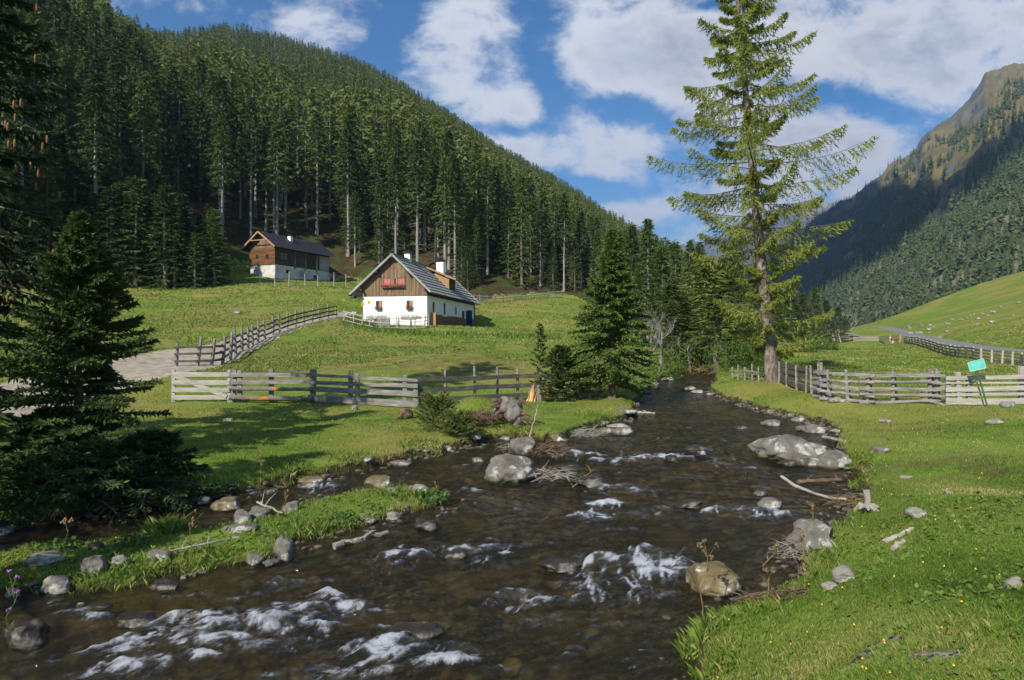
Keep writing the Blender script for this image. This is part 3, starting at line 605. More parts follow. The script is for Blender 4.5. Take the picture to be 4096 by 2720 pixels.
def conifer(rg,h,c0,Rf,nb,nside,nsh,shl,shw,rise=.15,droop=.35,tipup=.0,hang=.25,sidef=.5,twf=None,lean=(0,0),phis=None,gap=0.0,gappow=.85):
    """branches on a stem: returns spray arrays (O,D,L,W) and branch centre lines"""
    t=(np.arange(nb)+rg.rand(nb)*.8)/nb; t=t**gappow; z0=h*(c0+(1-c0)*t*.985)
    phi=(np.arange(nb)*2.39996+rg.rand(nb)*.9) if phis is None else phis
    L=Rf(t)*(1+rg.uniform(-.22,.16,nb)); L=np.maximum(L,.04*h*.3)
    if gap>0: L=np.where(rg.rand(nb)<gap,L*.45,L)
    outd=np.stack([np.cos(phi),np.sin(phi),np.zeros(nb)],1); sid=np.stack([-np.sin(phi),np.cos(phi),np.zeros(nb)],1)
    rs_=rise*(.4+1.3*t)+rg.uniform(-.06,.06,nb); dr=droop*(1.15-t)+rg.uniform(-.06,.06,nb)
    def P(u):  # u (nb,k) -> (nb,k,3)
        r=L[:,None]*u*(1-.08*u)
        z=z0[:,None]+L[:,None]*(rs_[:,None]*u-dr[:,None]*u**2+tipup*u**3)
        hh=z/h
        c=np.stack([lean[0]*hh,lean[1]*hh,z*0],-1)
        q=outd[:,None]*r[...,None]; q[...,2]=z; return q+c
    u=(np.arange(nside)[None]+rg.rand(nb,nside))/nside; u=.06+.94*u**.8
    p=P(u); sg=np.where(np.arange(nside)%2==0,1,-1)[None,:,None]
    ang=R(58)-u*R(22)+rg.uniform(-.2,.2,u.shape)
    d2=outd[:,None]*np.cos(ang)[...,None]+sid[:,None]*sg*np.sin(ang)[...,None]
    d2[...,2]-=hang*(.6+.8*rg.rand(*u.shape))-(rs_-dr*.8)[:,None]*.5
    l2=L[:,None]*sidef*np.clip(1.08-u,.08,1)*(.35+u*.9)*(.7+.5*rg.rand(*u.shape))
    if twf: l2=np.minimum(l2,twf)
    # shoots on each side twig
    w=(np.arange(nsh)[None,None]+rg.rand(nb,nside,nsh))/nsh
    o3=p[:,:,None]+d2[:,:,None]*(l2[...,None]*w)[...,None]; o3[...,2]-=hang*.35*(l2[...,None]*w**2)
    d3=d2[:,:,None]*.9+rg.normal(size=o3.shape)*(.42 if hang<.6 else .75); d3[...,2]-=hang*.5
    O=o3.reshape(-1,3); D=d3.reshape(-1,3); k=len(O)
    Ls=shl*(.6+.7*rg.rand(k)); Ws=shw*(.7+.6*rg.rand(k))
    uu=np.linspace(0,.94,6)[None].repeat(nb,0); BR=P(uu)
    TW=(p,p+d2*l2[...,None]*.92)
    return O,D,Ls,Ws,BR,L,TW
def rib(BR,r0,seg=3):
    """thin 3-sided tapering limbs along polylines BR (n,k,3)"""
    n,k,_=BR.shape; ang=np.arange(seg)*2*math.pi/seg
    T=np.gradient(BR,axis=1); T/=np.linalg.norm(T,axis=2)[...,None]+1e-9
    up=np.array([0.03,0.02,1.]); A=np.cross(T,up); A/=np.linalg.norm(A,axis=2)[...,None]+1e-9; B=np.cross(T,A)
    rr=r0[:,None]*np.linspace(1,.12,k)[None]
    V=BR[:,:,None]+(A[:,:,None]*np.cos(ang)[:,None]+B[:,:,None]*np.sin(ang)[:,None])*rr[...,None,None]
    idx=np.arange(n*k*seg).reshape(n,k,seg); a=idx[:,:-1]; b=idx[:,1:]
    Q=np.stack([a,np.roll(a,-1,2),np.roll(b,-1,2),b],-1).reshape(-1,4); return V.reshape(-1,3),Q
def trunk_arr(rg,h,r,nz=12,seg=7,lean=(0,0),flare=.35,bend=.0):
    z=np.linspace(-.02*h,h,nz); t=np.clip(z/h,0,1); rr=r*(1-t)**.8*(1+flare*np.exp(-t*40))+.004*h*.3
    a=np.arange(seg)*2*math.pi/seg; V=np.zeros((nz,seg,3))
    bx=np.cumsum(rg.normal(size=nz))*bend; by=np.cumsum(rg.normal(size=nz))*bend
    V[...,0]=rr[:,None]*np.cos(a)+(lean[0]*t+bx)[:,None]; V[...,1]=rr[:,None]*np.sin(a)+(lean[1]*t+by)[:,None]; V[...,2]=z[:,None]
    idx=np.arange(nz*seg).reshape(nz,seg); Q=np.stack([idx[:-1],np.roll(idx[:-1],-1,1),np.roll(idx[1:],-1,1),idx[1:]],-1).reshape(-1,4)
    return V.reshape(-1,3),Q
def merge(parts):
    V=[];Q=[];b=0
    for v,q in parts: V.append(v); Q.append(q+b); b+=len(v)
    return np.concatenate(V),np.concatenate(Q)
def join_q(*parts): return merge(parts)
# ---- prototypes for the forest: full crown, high crown with bare stem, larch
def proto(seed,kind,lod):
    rg=np.random.RandomState(seed); h=1.0*22
    c0={'full':.04,'edge':.30,'bare':.48,'larch':.25}[kind]; Rm={'full':3.6,'edge':3.2,'bare':2.9,'larch':3.2}[kind]*rg.uniform(.85,1.15)
    Rf=lambda t:Rm*((1-t)**.8)*(.55+.45*np.minimum(1,t*5))*1.0+.12
    if lod=='hi': nb,ns,nsh,sl,sw=int(62*(1-c0)+26),9,3,.75,.24
    else: nb,ns,nsh,sl,sw=44,4,1,1.5,.6
    rise,droop,hang=(.05,.40,.35) if kind!='larch' else (.12,.25,.45)
    O,D,L,W,BR,BL,TWg=conifer(rg,h,c0,Rf,nb,ns,nsh,sl,sw,rise,droop,.15,hang,.55)
    if lod=='lo':  # outward pointing layered sprays
        nb2=len(BR); 
        O=np.concatenate([BR[:,1],BR[:,2],BR[:,3],O[::2]]); D=np.concatenate([BR[:,4]-BR[:,1],BR[:,5]-BR[:,2],BR[:,5]-BR[:,3],D[::2]])
        L=np.concatenate([BL*.55,BL*.6,BL*.55,L[::2]]); W=np.concatenate([BL*.28+.15,BL*.34+.15,BL*.3+.15,W[::2]])
    tint=np.clip(rg.rand(len(O))*.8+(O[:,2]/h)*.35-.1,0,1)
    tr=trunk_arr(rg,h,.27 if kind!='bare' else .25,9 if lod=='hi' else 3,6 if lod=='hi' else 3,bend=.03 if lod=='hi' else 0)
    parts=[tr]
    if lod=='hi':
        parts.append(rib(BR,.02+BL*.012))
        if c0>.2:   # dead snags on the bare stem
            k=int(26*c0/.4); zz=h*c0*(.25+.8*rg.rand(k)); ph=rg.rand(k)*6.28; ll=rg.uniform(.5,1.9,k); uu=np.linspace(0,1,3)
            S=np.stack([np.cos(ph)[:,None]*ll[:,None]*uu,np.sin(ph)[:,None]*ll[:,None]*uu,zz[:,None]-ll[:,None]*.22*uu**1.5],-1); parts.append(rib(S,np.full(k,.035)))
    return (O,D,L,W,tint),merge(parts),rg
print('trees: protos')
PR={}
for kind,cnt in (('full',3),('edge',4),('bare',4),('larch',2)):
    for i in range(cnt):
        (O,D,L,W,ti),(tv,tq),rg=proto(100+len(PR)*7,kind,'hi')
        cm_=tri_mesh(O,D,L,W,rg,'crown',M_larchf if kind=='larch' else M_spruce,.45,ti)
        tm_=npmesh('trunk',tv,tq,M_barkpale if kind in('bare','edge') else M_bark,True)
        PR.setdefault(kind,[]).append((cm_,tm_))
def put_tree(kind,i,x,y,z,h,rz,name,label,cat,group,wide=1.0):
    cm_,tm_=PR[kind][i%len(PR[kind])]
    e=empty(name,(x,y,z),label,cat,rz,group); s=h/22.0; e.scale=(s*wide,s*wide,s)
    link('trunk',tm_,e); link('crown',cm_,e); return e
# ---- positions on the wooded hill
rng=np.random.RandomState(11)
def forest_positions():
    P=[]
    for _ in range(70000):
        pass
    n=26000
    pxr=rng.uniform(-90,760,n*3); 
    Y=np.sqrt(rng.uniform(60**2,860**2,n*3)); 
    # even density on the ground
    ed=np.interp(pxr,EX,ED); rd=np.interp(pxr,RX,RD)
    ok=(Y>ed+2.0)&(Y<rd+22)
    pxr=pxr[ok];Y=Y[ok]; return (pxr-512)/F*Y,Y
fx_,fy_=forest_positions()
# thin to a minimum spacing that grows a little with distance
def thin(x,y,sp):
    cell={}; keep=[]
    for i in range(len(x)):
        d=sp[i]; k=(int(x[i]//3.4),int(y[i]//3.4)); ok=True
        for a in (-1,0,1):
            for b in (-1,0,1):
                for j in cell.get((k[0]+a,k[1]+b),()):
                    if (x[i]-x[j])**2+(y[i]-y[j])**2<d*d: ok=False;break
                if not ok:break
            if not ok:break
        if ok: cell.setdefault(k,[]).append(i); keep.append(i)
    return np.array(keep)
o_=rng.permutation(len(fx_)); fx_=fx_[o_]; fy_=fy_[o_]
k_=thin(fx_,fy_,np.full(len(fx_),3.0)); fx_=fx_[k_]; fy_=fy_[k_]
p_=rng.rand(len(fx_))<np.interp(fy_,[60,130,220,500,860],[.85,.8,.66,.55,.5]); fx_=fx_[p_]; fy_=fy_[p_]
fz_,_=height(fx_,fy_,False)
fpx=512+F*fx_/fy_; fh=rng.uniform(18,27,len(fx_))*np.interp(fy_,[60,120,300],[.95,1.0,1.0])
fh=fh*np.interp(fy_,[60,170,260],[1,1,.74])*np.where(rng.rand(len(fx_))<.25,rng.uniform(.55,.9,len(fx_)),1)
SKX=[-200,0,121,143,173,230,260,304,347,390,434,460,499,542,577,607,640,700,760]; SKY_=[-150,-90,4,22,32,25,30,43,56,76,104,121,147,171,191,213,224,240,300]
sk=np.interp(fpx,SKX,SKY_)+np.interp(fy_,[60,150,400],[16,8,-2])+rng.uniform(-3,8,len(fx_)); fh=np.minimum(fh,np.maximum(((340-sk)/F*fy_-fz_),5.0))
edd=fy_-np.interp(fpx,EX,ED); 
inframe=(fpx>-25)&(fpx<1040)&(340-fz_/fy_*F-0>-5)
# the dense young stand on the left edge hides the lowest rows; no tree stands in the barn
score=np.where(inframe,fy_,1e9); order=np.argsort(score)
NEAR=order[:165]; nearset=np.zeros(len(fx_),bool); nearset[NEAR]=True
lar=fbm(fx_/60,fy_/60,2,60)>.16
for i in NEAR:
    a=fpx[i]; k='bare' if edd[i]<16 and a>200 and a<430 else ('edge' if a>430 or edd[i]>16 else 'edge')
    if a<200: k='full' if rng.rand()<.45 else 'bare'
    if 200<=a<=430 and rng.rand()<.2: k='edge'
    if a>430 and rng.rand()<.25: k='bare'
    if a>430 and rng.rand()<.2: k='full'
    if lar[i] and edd[i]>20 and rng.rand()<.5: k='larch'
    row='in the front row' if edd[i]<9 else ('in the second row' if edd[i]<20 else ('deeper in the wood' if edd[i]<34 else 'high up in the wood'))
    where=['at the far left edge','above the young dark stand','above the gap left of the barn','just left of the barn','behind the barn roof','between the barn and the farmhouse','behind the farmhouse gable','behind the farmhouse chimneys','behind the far end of the farmhouse','behind the old stake fence','left of the bushy streamside spruce','behind the bushy streamside spruce'][int(np.searchsorted([45,120,185,232,335,372,405,450,482,535,590],a))]
    if a<200: lb_,gp='tall dark spruce in the wooded slope left of the two houses','spruces of the wooded slope left of the barn'
    elif a<345: lb_,gp='tall spruce with pale bare stem standing behind the slate-roofed barn','bare stemmed spruces behind the barn'
    elif a<480: lb_,gp='tall spruce at the forest edge behind the white farmhouse','spruces behind the white farmhouse'
    else: lb_,gp='tall spruce at the forest edge right of the white farmhouse','spruces at the forest edge right of the farmhouse'
    if k=='larch': lb_=lb_.replace('spruce','yellowish larch'); gp=gp.replace('spruces','larches')
    lb_='%s %s %s, %s'%({'full':'full crowned tall','edge':'tall half bare','bare':'tall bare stemmed','larch':'yellowish tall'}[k],'larch' if k=='larch' else 'spruce',row,where)
    put_tree(k,int(rng.randint(9)),fx_[i],fy_[i],fz_[i]-.2,fh[i],rng.rand()*6.28,'larch_tree' if k=='larch' else 'spruce_tree',lb_,'tree',gp,rng.uniform(.85,1.15))
# the rest of the wood as one mass
def mass(name,protos,x,y,z,h,which,rz,tb,m,wide=1.0):
    Vs=[];Fs=[];Ts=[];b=0
    for k,(pv,pf,pt) in enumerate(protos):
        sel=np.where(which==k)[0]
        if not len(sel): continue
        c,s_=np.cos(rz[sel])[:,None],np.sin(rz[sel])[:,None]; sc=(h[sel]/22.0)[:,None]; wd=sc*wide
        vx=pv[None,:,0]*wd; vy=pv[None,:,1]*wd
        V=np.stack([vx*c-vy*s_+x[sel][:,None],vx*s_+vy*c+y[sel][:,None],pv[None,:,2]*sc+z[sel][:,None]],-1)
        n=len(pv); f=(pf[None]+(np.arange(len(sel))*n)[:,None,None]+b).reshape(-1,3); b+=len(sel)*n
        Vs.append(V.reshape(-1,3)); Fs.append(f); Ts.append(np.clip(pt[None]*.55+tb[sel][:,None],0,1).ravel())
    o=link(name,npmesh(name,np.concatenate(Vs),np.concatenate(Fs),m,False,{'tint':np.concatenate(Ts)})); o['kind']='stuff'; return o
def lo(seed,kind):
    (O,D,L,W,ti),(tv,tq),rg=proto(seed,kind,'lo'); V,Fc,t=tri_arr(O,D,L,W,rg,.5,ti); return V,Fc,t,tv,tq
LO=[lo(900+i,k) for i,k in enumerate(['edge','edge','full','larch','full','larch'])]
rest=np.where(~nearset)[0]
isl_=lar[rest]&(rng.rand(len(rest))<.5)
tb=np.clip(rng.rand(len(rest))*.35+fbm(fx_[rest]/45,fy_[rest]/45,3,70)*.5,0,1)
print('forest trees',len(rest),'near',len(NEAR))
M_wood=needle_mat('far_forest_needles',(.040,.072,.014),(.068,.106,.020),(.090,.125,.028)); M_woodl=needle_mat('far_larch_needles',(.062,.095,.019),(.095,.128,.028),(.125,.145,.034))
for nm,sel,ks,m in (('forest',rest[~isl_],[0,1,2,4],M_wood),('larch_forest',rest[isl_],[3,5],M_woodl)):
    tbb=tb[~isl_] if nm=='forest' else tb[isl_]
    prs=[(LO[k][0],LO[k][1],LO[k][2]) for k in ks]
    mass(nm,prs,fx_[sel],fy_[sel],fz_[sel],fh[sel],rng.randint(len(ks),size=len(sel)),rng.rand(len(sel))*6.28,tbb,m)
# pale stems showing in the wood, one mass as well
sel=rest[rng.rand(len(rest))<.5]; TVs=[];TQs=[];b=0
tv,tq=trunk_arr(np.random.RandomState(5),22,.22,3,3); 
Vt=np.stack([tv[None,:,0]+fx_[sel][:,None],tv[None,:,1]+fy_[sel][:,None],tv[None,:,2]*(fh[sel]/24)[:,None]+fz_[sel][:,None]],-1)
Qt=(tq[None]+(np.arange(len(sel))*len(tv))[:,None,None]).reshape(-1,4)
o=link('forest_stems',npmesh('forest_stems',Vt.reshape(-1,3),Qt,M_barkpale,False)); o['kind']='stuff'
# ---- forest on the far mountain
rg=np.random.RandomState(8); a_,b_=MX.shape
nT=260000; iu=rg.uniform(0,1,nT); ri=(rg.uniform(.0,1,nT)**.85*.93*(a_-2)/1.12).astype(int); ci=(iu*(b_-2)).astype(int)
x=MX[ri,ci]; y=MY[ri,ci]; z=MZ[ri,ci]; t=MT[ri,ci]; q=512+F*x/y; pyy=340-F*z/y
line=np.interp(q,[640,850,910,960,1024,1100],[250,215,186,150,178,185])      # tree line in height, looser above
dn=fbm(x/160,y/160,4,90); tl=.60+dn*.22-.10*(q>930)
lim=np.interp(q,[640,848,876,900,920,947,966,982,1024,1080],[230,212,195,190,203,200,176,165,140,120])+fbm(x/90,y/90,3,93)*16; below=pyy-lim; keep=((below>0)&(dn+fbm(x/45,y/45,2,91)*.6>-.13))|((below>-60)&(fbm(x/60,y/60,3,95)>.16)&(rg.rand(nT)<.5))|((below>-40)&(rg.rand(nT)<.03))
# equal area thinning: fewer where the columns run close together
keep&=rg.rand(nT)<np.clip((y/2300)**1.3,.05,1)*.55
keep&=(q<1075)
x,y,z=x[keep],y[keep],z[keep]
PV,PF,PT=[],[],[]
def tiny(seed):
    rg=np.random.RandomState(seed); n=14; ph=np.arange(n)*2.4; zz=22*(.05+.8*np.arange(n)/n); rr=3.6*(1-np.arange(n)/n)**.8+.5
    O=np.stack([0*ph,0*ph,zz+2.5],1); D=np.stack([np.cos(ph)*rr,np.sin(ph)*rr,-rr*.5-1],1); V,Fc,t=tri_arr(O,D,rr*1.25,rr*1.1+.3,rg,.2)
    top=np.array([[-.9,0,14],[.9,0,14],[0,0,22.],[0,-.9,14],[0,.9,14],[0,0,22.]]); return np.r_[V,top],np.r_[Fc,np.array([[0,1,2],[3,4,5]])+len(V)],np.r_[t,np.ones(6)*.5]
TN=[tiny(i) for i in range(4)]
M_mtree=needle_mat('mountain_forest_needles',(.034,.060,.020),(.058,.090,.027),(.092,.12,.038),.15,.02)
mass('mountain_forest',TN,x,y,z-1,rg.uniform(14,26,len(x)),rg.randint(4,size=len(x)),rg.rand(len(x))*6.28,rg.rand(len(x))*.5,M_mtree,1.1)
print('mountain trees',len(x))
# ================================================================ individual trees
print('hero trees')
def hero(seed,name,label,cat,loc,h,r,c0,Rf,nb,ns,nsh,shl,shw,rise,droop,tip,hang,sidef,twf,nm,bm,lean=(0,0),gap=0,group=None,flat=.35,twr=.004,br=.012,gappow=.85,bend=.01,barr=None,extra_br=None):
    rg=np.random.RandomState(seed)
    O,D,L,W,BR,BL,(p,q)=conifer(rg,h,c0,Rf,nb,ns,nsh,shl,shw,rise,droop,tip,hang,sidef,twf,lean,None,gap,gappow)
    e=empty(name,loc,label,cat,0,group)
    tv=trunk_arr(rg,h,r,26,12,lean,bend=bend); parts=[tv]
    link('trunk',npmesh('trunk',tv[0],tv[1],bm,True),e)
    lv=rib(BR,.006+BL*br,5)
    P2=np.stack([p.reshape(-1,3),(p*.5+q*.5).reshape(-1,3),q.reshape(-1,3)],1); lv2=rib(P2,np.full(len(P2),twr),3)
    link('limbs',npmesh('limbs',*join_q(lv,lv2),bm if barr is None else barr,True),e)
    tint=np.clip(.15+.5*rg.rand(len(O))+.35*(rg.rand(len(O))**3),0,1)
    link('crown',shards_mesh(O,D,L,W,rg,'crown',nm,flat,tint),e)
    return e
def pf(xs,ys): return lambda t: np.interp(t,xs,ys)
# the small spruce on the left bank
b=hit(80,463); 
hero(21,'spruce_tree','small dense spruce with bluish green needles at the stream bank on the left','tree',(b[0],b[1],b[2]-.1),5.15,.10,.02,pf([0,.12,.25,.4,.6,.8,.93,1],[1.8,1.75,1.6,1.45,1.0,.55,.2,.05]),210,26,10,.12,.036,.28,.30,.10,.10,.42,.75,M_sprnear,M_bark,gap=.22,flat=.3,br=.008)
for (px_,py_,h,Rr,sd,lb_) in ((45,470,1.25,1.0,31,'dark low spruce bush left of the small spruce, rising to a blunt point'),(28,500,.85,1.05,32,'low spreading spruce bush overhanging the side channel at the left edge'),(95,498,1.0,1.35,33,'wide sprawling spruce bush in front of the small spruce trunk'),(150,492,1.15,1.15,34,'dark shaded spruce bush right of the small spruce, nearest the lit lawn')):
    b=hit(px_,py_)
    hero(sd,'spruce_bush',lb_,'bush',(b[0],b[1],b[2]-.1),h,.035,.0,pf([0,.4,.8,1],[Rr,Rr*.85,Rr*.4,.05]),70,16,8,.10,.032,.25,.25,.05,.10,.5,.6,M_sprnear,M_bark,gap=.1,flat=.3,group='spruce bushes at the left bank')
# huge spruce whose branches reach in from the left edge
x,y=(-28-512)/F*16,16.0
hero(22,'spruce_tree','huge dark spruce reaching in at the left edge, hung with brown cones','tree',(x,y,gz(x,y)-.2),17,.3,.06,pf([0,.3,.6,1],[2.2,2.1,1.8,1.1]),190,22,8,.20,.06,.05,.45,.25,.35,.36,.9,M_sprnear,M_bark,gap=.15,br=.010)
spr=bpy.data.objects['spruce_tree.%03d'%0] if False else None
lefttree=[o for o in bpy.data.objects if o.get('label','').startswith('huge dark spruce')][0]
rg=np.random.RandomState(4); mbc=MB()
M_cone=pmat('cone',[(.16,.075,.03),(.30,.15,.07)],scale=20,rough=.8)
for i in range(46):
    z=rg.uniform(2.8,11); rr=rg.uniform(1.4,2.3)*(1-z*.03); a=rg.uniform(-1.3,.3); c=Vector((rr*math.cos(a),rr*math.sin(a),z)); mbc=MB(); mbc.tube([c,c-Vector((0,0,.06)),c-Vector((0,0,.17)),c-Vector((0,0,.2))],[.012,.03,.026,.008],5); mbc.build('cone',M_cone,lefttree,True)
# spruce in the middle, on the left bank
b=hit(612,399)
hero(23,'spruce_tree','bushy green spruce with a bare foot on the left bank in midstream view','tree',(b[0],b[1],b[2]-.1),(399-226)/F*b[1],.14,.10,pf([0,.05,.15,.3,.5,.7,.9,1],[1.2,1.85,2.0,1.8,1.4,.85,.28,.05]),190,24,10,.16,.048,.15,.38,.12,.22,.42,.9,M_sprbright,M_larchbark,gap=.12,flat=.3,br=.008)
# the big larch on the right bank
b=hit(773,382); LARCH=b
H=(382+75)/F*b[1]
hero(24,'larch_tree','tall light green larch with open drooping boughs standing at the stream bank','tree',(b[0],b[1],b[2]-.15),H,.26,.07,pf([0,.06,.16,.25,.33,.42,.49,.56,.64,.72,.80,.88,1],[1.9,2.5,2.9,3.2,3.7,4.9,4.6,3.4,3.8,2.8,2.1,1.3,.25]),140,34,17,.20,.038,.02,.12,.20,.62,.34,1.3,M_larch,M_larchbark,lean=(-34/F*b[1]*1.15,.3),gap=.36,flat=.05,br=.006,gappow=.95,bend=.012,twr=.006)
# young trees on the bank by the split stump
b=hit(540,398); hero(25,'young_spruce','thin sparse young spruce behind the split stump','tree',(b[0],b[1],b[2]-.05),(398-322)/F*b[1],.035,.10,pf([0,.3,.7,1],[.62,.5,.25,.05]),46,10,6,.11,.04,.3,.1,.1,.1,.5,.4,M_larchf,M_bark,gap=.2)
b=hit(561,402); hero(26,'young_spruce','bushy olive young spruce right of the split stump','tree',(b[0],b[1],b[2]-.05),(402-345)/F*b[1],.035,.0,pf([0,.3,.7,1],[.85,1.0,.65,.15]),90,12,8,.11,.04,.3,.1,.1,.1,.5,.4,M_larchf,M_bark,gap=.15)
# trees lining the stream behind the larch: (px, distance, top py, kind, spread)
VT=[(632,70,222,'full',1.0),(648,84,216,'edge',1.0),(662,72,245,'full',1.2),(676,95,240,'edge',1),(640,52,262,'full',1.0),(690,60,262,'larch',1.3),(705,50,255,'larch',1.9),(722,58,262,'larch',1.9),(738,66,268,'larch',1.7),(670,50,282,'larch',2.0),(683,47,300,'larch',2.0),(716,42,292,'larch',1.9),(745,48,300,'larch',1.4),(700,78,240,'full',1),(735,92,236,'full',1.1),(757,80,272,'full',1.2),(775,96,288,'larch',1.4),(790,105,282,'full',1.3),(803,110,292,'larch',1.4),(815,115,286,'full',1.2),(826,125,299,'full',1.3),(838,140,306,'full',1.3),(768,70,305,'larch',1.4),(655,112,236,'edge',1),(620,100,236,'full',1),(672,46,300,'full',1.3),(845,150,315,'full',1.4),(795,140,296,'full',1.4),(782,135,290,'full',1.2),(725,120,252,'full',1.1),(690,118,238,'edge',1),(606,92,232,'full',1),(728,44,318,'larch',1.8),(752,60,322,'larch',1.6)]
VL={'full':'spruce','edge':'spruce','larch':'larch'}
for i,(px_,Y,top,k,wd) in enumerate(VT):
    X=(px_-512)/F*Y; z=gz(X,Y); h=(340-top)/F*Y-z
    side='left of the big larch' if px_<745 else 'right of the big larch'
    put_tree(k,i,X,Y,z-.1,h,i*1.7,'larch_tree' if k=='larch' else 'spruce_tree','%s %s %s by the stream, %s'%('broad' if wd>1.25 else 'slender',{'full':'full crowned dark green','edge':'half bare dark green','larch':'light green'}[k],VL[k],('near' if Y<53 else ('less near' if Y<64 else ('further' if Y<82 else ('distant' if Y<108 else 'farthest'))))+', '+('just right of the bushy spruce' if px_<662 else ('beside the pale leafless trees' if px_<700 else ('left of the big larch' if px_<772 else ('right of the big larch' if px_<806 else 'beyond the pasture log pile'))))),'tree','%s lining the stream %s'%({'spruce':'spruces','larch':'larches'}[VL[k]],side),wd*(22/h)**.35)
# dense young stand at the meadow edge on the left
rg=np.random.RandomState(3)
for i in range(80):
    px_=rg.uniform(5,215) if i<50 else rg.uniform(105,218); Y=(rg.uniform(86,103) if i<50 else rg.uniform(85,93)) if px_>60 else rg.uniform(78,96); X=(px_-512)/F*Y; z=gz(X,Y); h=rg.uniform(8.5,14.5)*(1 if px_<190 else .75)
    put_tree('full',i,X,Y,z-.2,h,i,'spruce_tree','%s young spruce, %s of the dark stand, %s'%('tall' if h>11.5 else ('medium' if h>10 else 'short'),'front row' if Y<91 else 'back rows',['at its far left end','above the bluish bank spruce','right of the bluish bank spruce','towards its right end','at its right end beside the barn'][min(4,int(px_//43))]),'tree','young spruces of the dark stand left of the barn',1.75)
# small understory along the forest edge
for i in range(46):
    px_=rg.uniform(345,640); Y=np.interp(px_,EX,ED)+rg.uniform(2.5,22); X=(px_-512)/F*Y; z=gz(X,Y)
    put_tree('full',i,X,Y,z-.2,rg.uniform(6,13),i,'spruce_tree','low young spruce among stems %s, %s'%(['right behind the barn','between barn and farmhouse roof','behind the farmhouse chimneys','just right of the farmhouse','above the old stake fence','left of the bushy streamside spruce','behind the bushy streamside spruce'][int(np.searchsorted([365,395,450,490,540,590],px_))],'at the meadow edge' if Y<np.interp(px_,EX,ED)+9 else 'deeper in the wood'),'tree','low young spruces in the forest edge',1.25)
# trees behind the camera, out of view: they throw the shade on the left bank
for (X,Y,h) in ((-8.5,8.6,6.3),(-11.6,12.6,9.5),(-13.5,7.0,8.0),(-16.5,11.5,9.5),(-8.0,5.2,5.0)):
    put_tree('full',1,X,Y,gz(X,Y)-.1,h,1.0,'spruce_tree','bushy spruce beyond the left edge, at %s the shaded side channel'%{12.6:'the head of',8.6:'the near side of',7.0:'the mouth of',11.5:'the far side of',5.2:'the lower end of'}[Y],'tree','spruces beside the side channel',1.5)
# pale leafless tree by the stream
def bare_tree(name,label,loc,h,r,seed,m,spread=.5,depth=5,twigs=True):
    rg=random.Random(seed); e=empty(name,loc,label,'tree'); mt=MB(); mb=MB()
    def grow(p,d,L,r,dep,mbx):
        pts=[p]; n=4; 
        for i in range(n):
            d=(d+Vector((rg.uniform(-1,1),rg.uniform(-1,1),rg.uniform(-.4,.7)))*.28).normalized(); pts.append(pts[-1]+d*L/n)
        mbx.tube(pts,[r*(1-.38*i/n) for i in range(n+1)],6 if dep<2 else 3,cap=False)
        if dep>=depth: return
        for k in range(rg.choice((2,3)) if dep else 3):
            a=Vector((rg.uniform(-1,1),rg.uniform(-1,1),rg.uniform(-.2,.9))).normalized(); grow(pts[rg.choice((2,3,4,4))],(d*(1-spread)+a*spread*1.3).normalized(),L*rg.uniform(.55,.8),r*.58,dep+1,mb)
    grow(Vector((0,0,-.1)),Vector((.1,0,1)),h*.36,r,0,mt); mt.build('trunk',m,e,True); mb.build('branches',m,e,True); return e
b=hit(658,376); bare_tree('bare_tree','pale leafless tree with crooked limbs on the left bank, in front of the dark spruces',b,4.6,.12,5,M_barkpale,.5,6)
b=hit(643,374); bare_tree('bare_tree','slender grey leafless tree left of the crooked pale one',b,3.9,.06,9,M_barkpale,.35,5)
b=hit(690,372); bare_tree('bare_tree','leaning pale dead tree beside the stream, under the larches',b,3.3,.06,12,M_barkpale,.35,5)
for i,(px_,Y) in enumerate([(838,150),(843,155),(850,160),(830,140)]):
    X=(px_-512)/F*Y; bare_tree('bare_tree','small pale bare tree beyond the log pile, '+['leftmost but one of the four','third from the left of the four','rightmost of the four','leftmost of the four'][i],(X,Y,gz(X,Y)),6.5,.12,20+i,M_barkpale,.3,4)
# ================================================================ the farmhouse
print('houses')
M_plaster=pmat('white_plaster',[(.80,.79,.75),(.88,.87,.83),(.90,.89,.86)],scale=1.2,detail=7,rough=.9,bump=.25,bscale=9,spec=.1)
M_stonewall=pmat('rough_plaster',[(.36,.36,.35),(.55,.55,.53),(.66,.66,.64)],scale=1.1,detail=9,rough=.95,bump=1.0,bscale=2.4,spec=.1)
M_board=pmat('weathered_boards',[(.070,.055,.045),(.155,.105,.065),(.25,.17,.10),(.22,.195,.17)],scale=1.0,stretch=(6.5,1,.28),detail=5,rough=.85,bump=.4,spec=.15)
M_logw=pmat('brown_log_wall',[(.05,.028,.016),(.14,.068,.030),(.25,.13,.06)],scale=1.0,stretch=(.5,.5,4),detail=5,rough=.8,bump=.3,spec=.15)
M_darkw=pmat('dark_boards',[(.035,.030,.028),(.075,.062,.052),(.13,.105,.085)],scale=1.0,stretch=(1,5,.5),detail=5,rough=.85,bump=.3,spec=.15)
M_shing=pmat('grey_shingles',[(.20,.20,.195),(.30,.30,.29),(.42,.41,.395)],scale=2.2,stretch=(.6,3.4,.6),detail=6,rough=.8,bump=.35,spec=.2)
M_slate=pmat('slate',[(.035,.038,.048),(.060,.064,.078)],scale=3,stretch=(1,2,1),detail=5,rough=.55,bump=.2,spec=.4)
M_orange=pmat('fresh_larch_board',[(.30,.17,.08),(.44,.28,.14)],scale=3,stretch=(4,4,.5),rough=.75,spec=.2)
M_glass=pmat('window_glass',[(.012,.014,.016)],rough=.08,spec=.6)
M_dkmetal=pmat('dark_metal',[(.03,.03,.032)],rough=.45,spec=.5)
M_red=pmat('red_petals',[(.62,.015,.03),(.75,.04,.07)],scale=30,rough=.6)
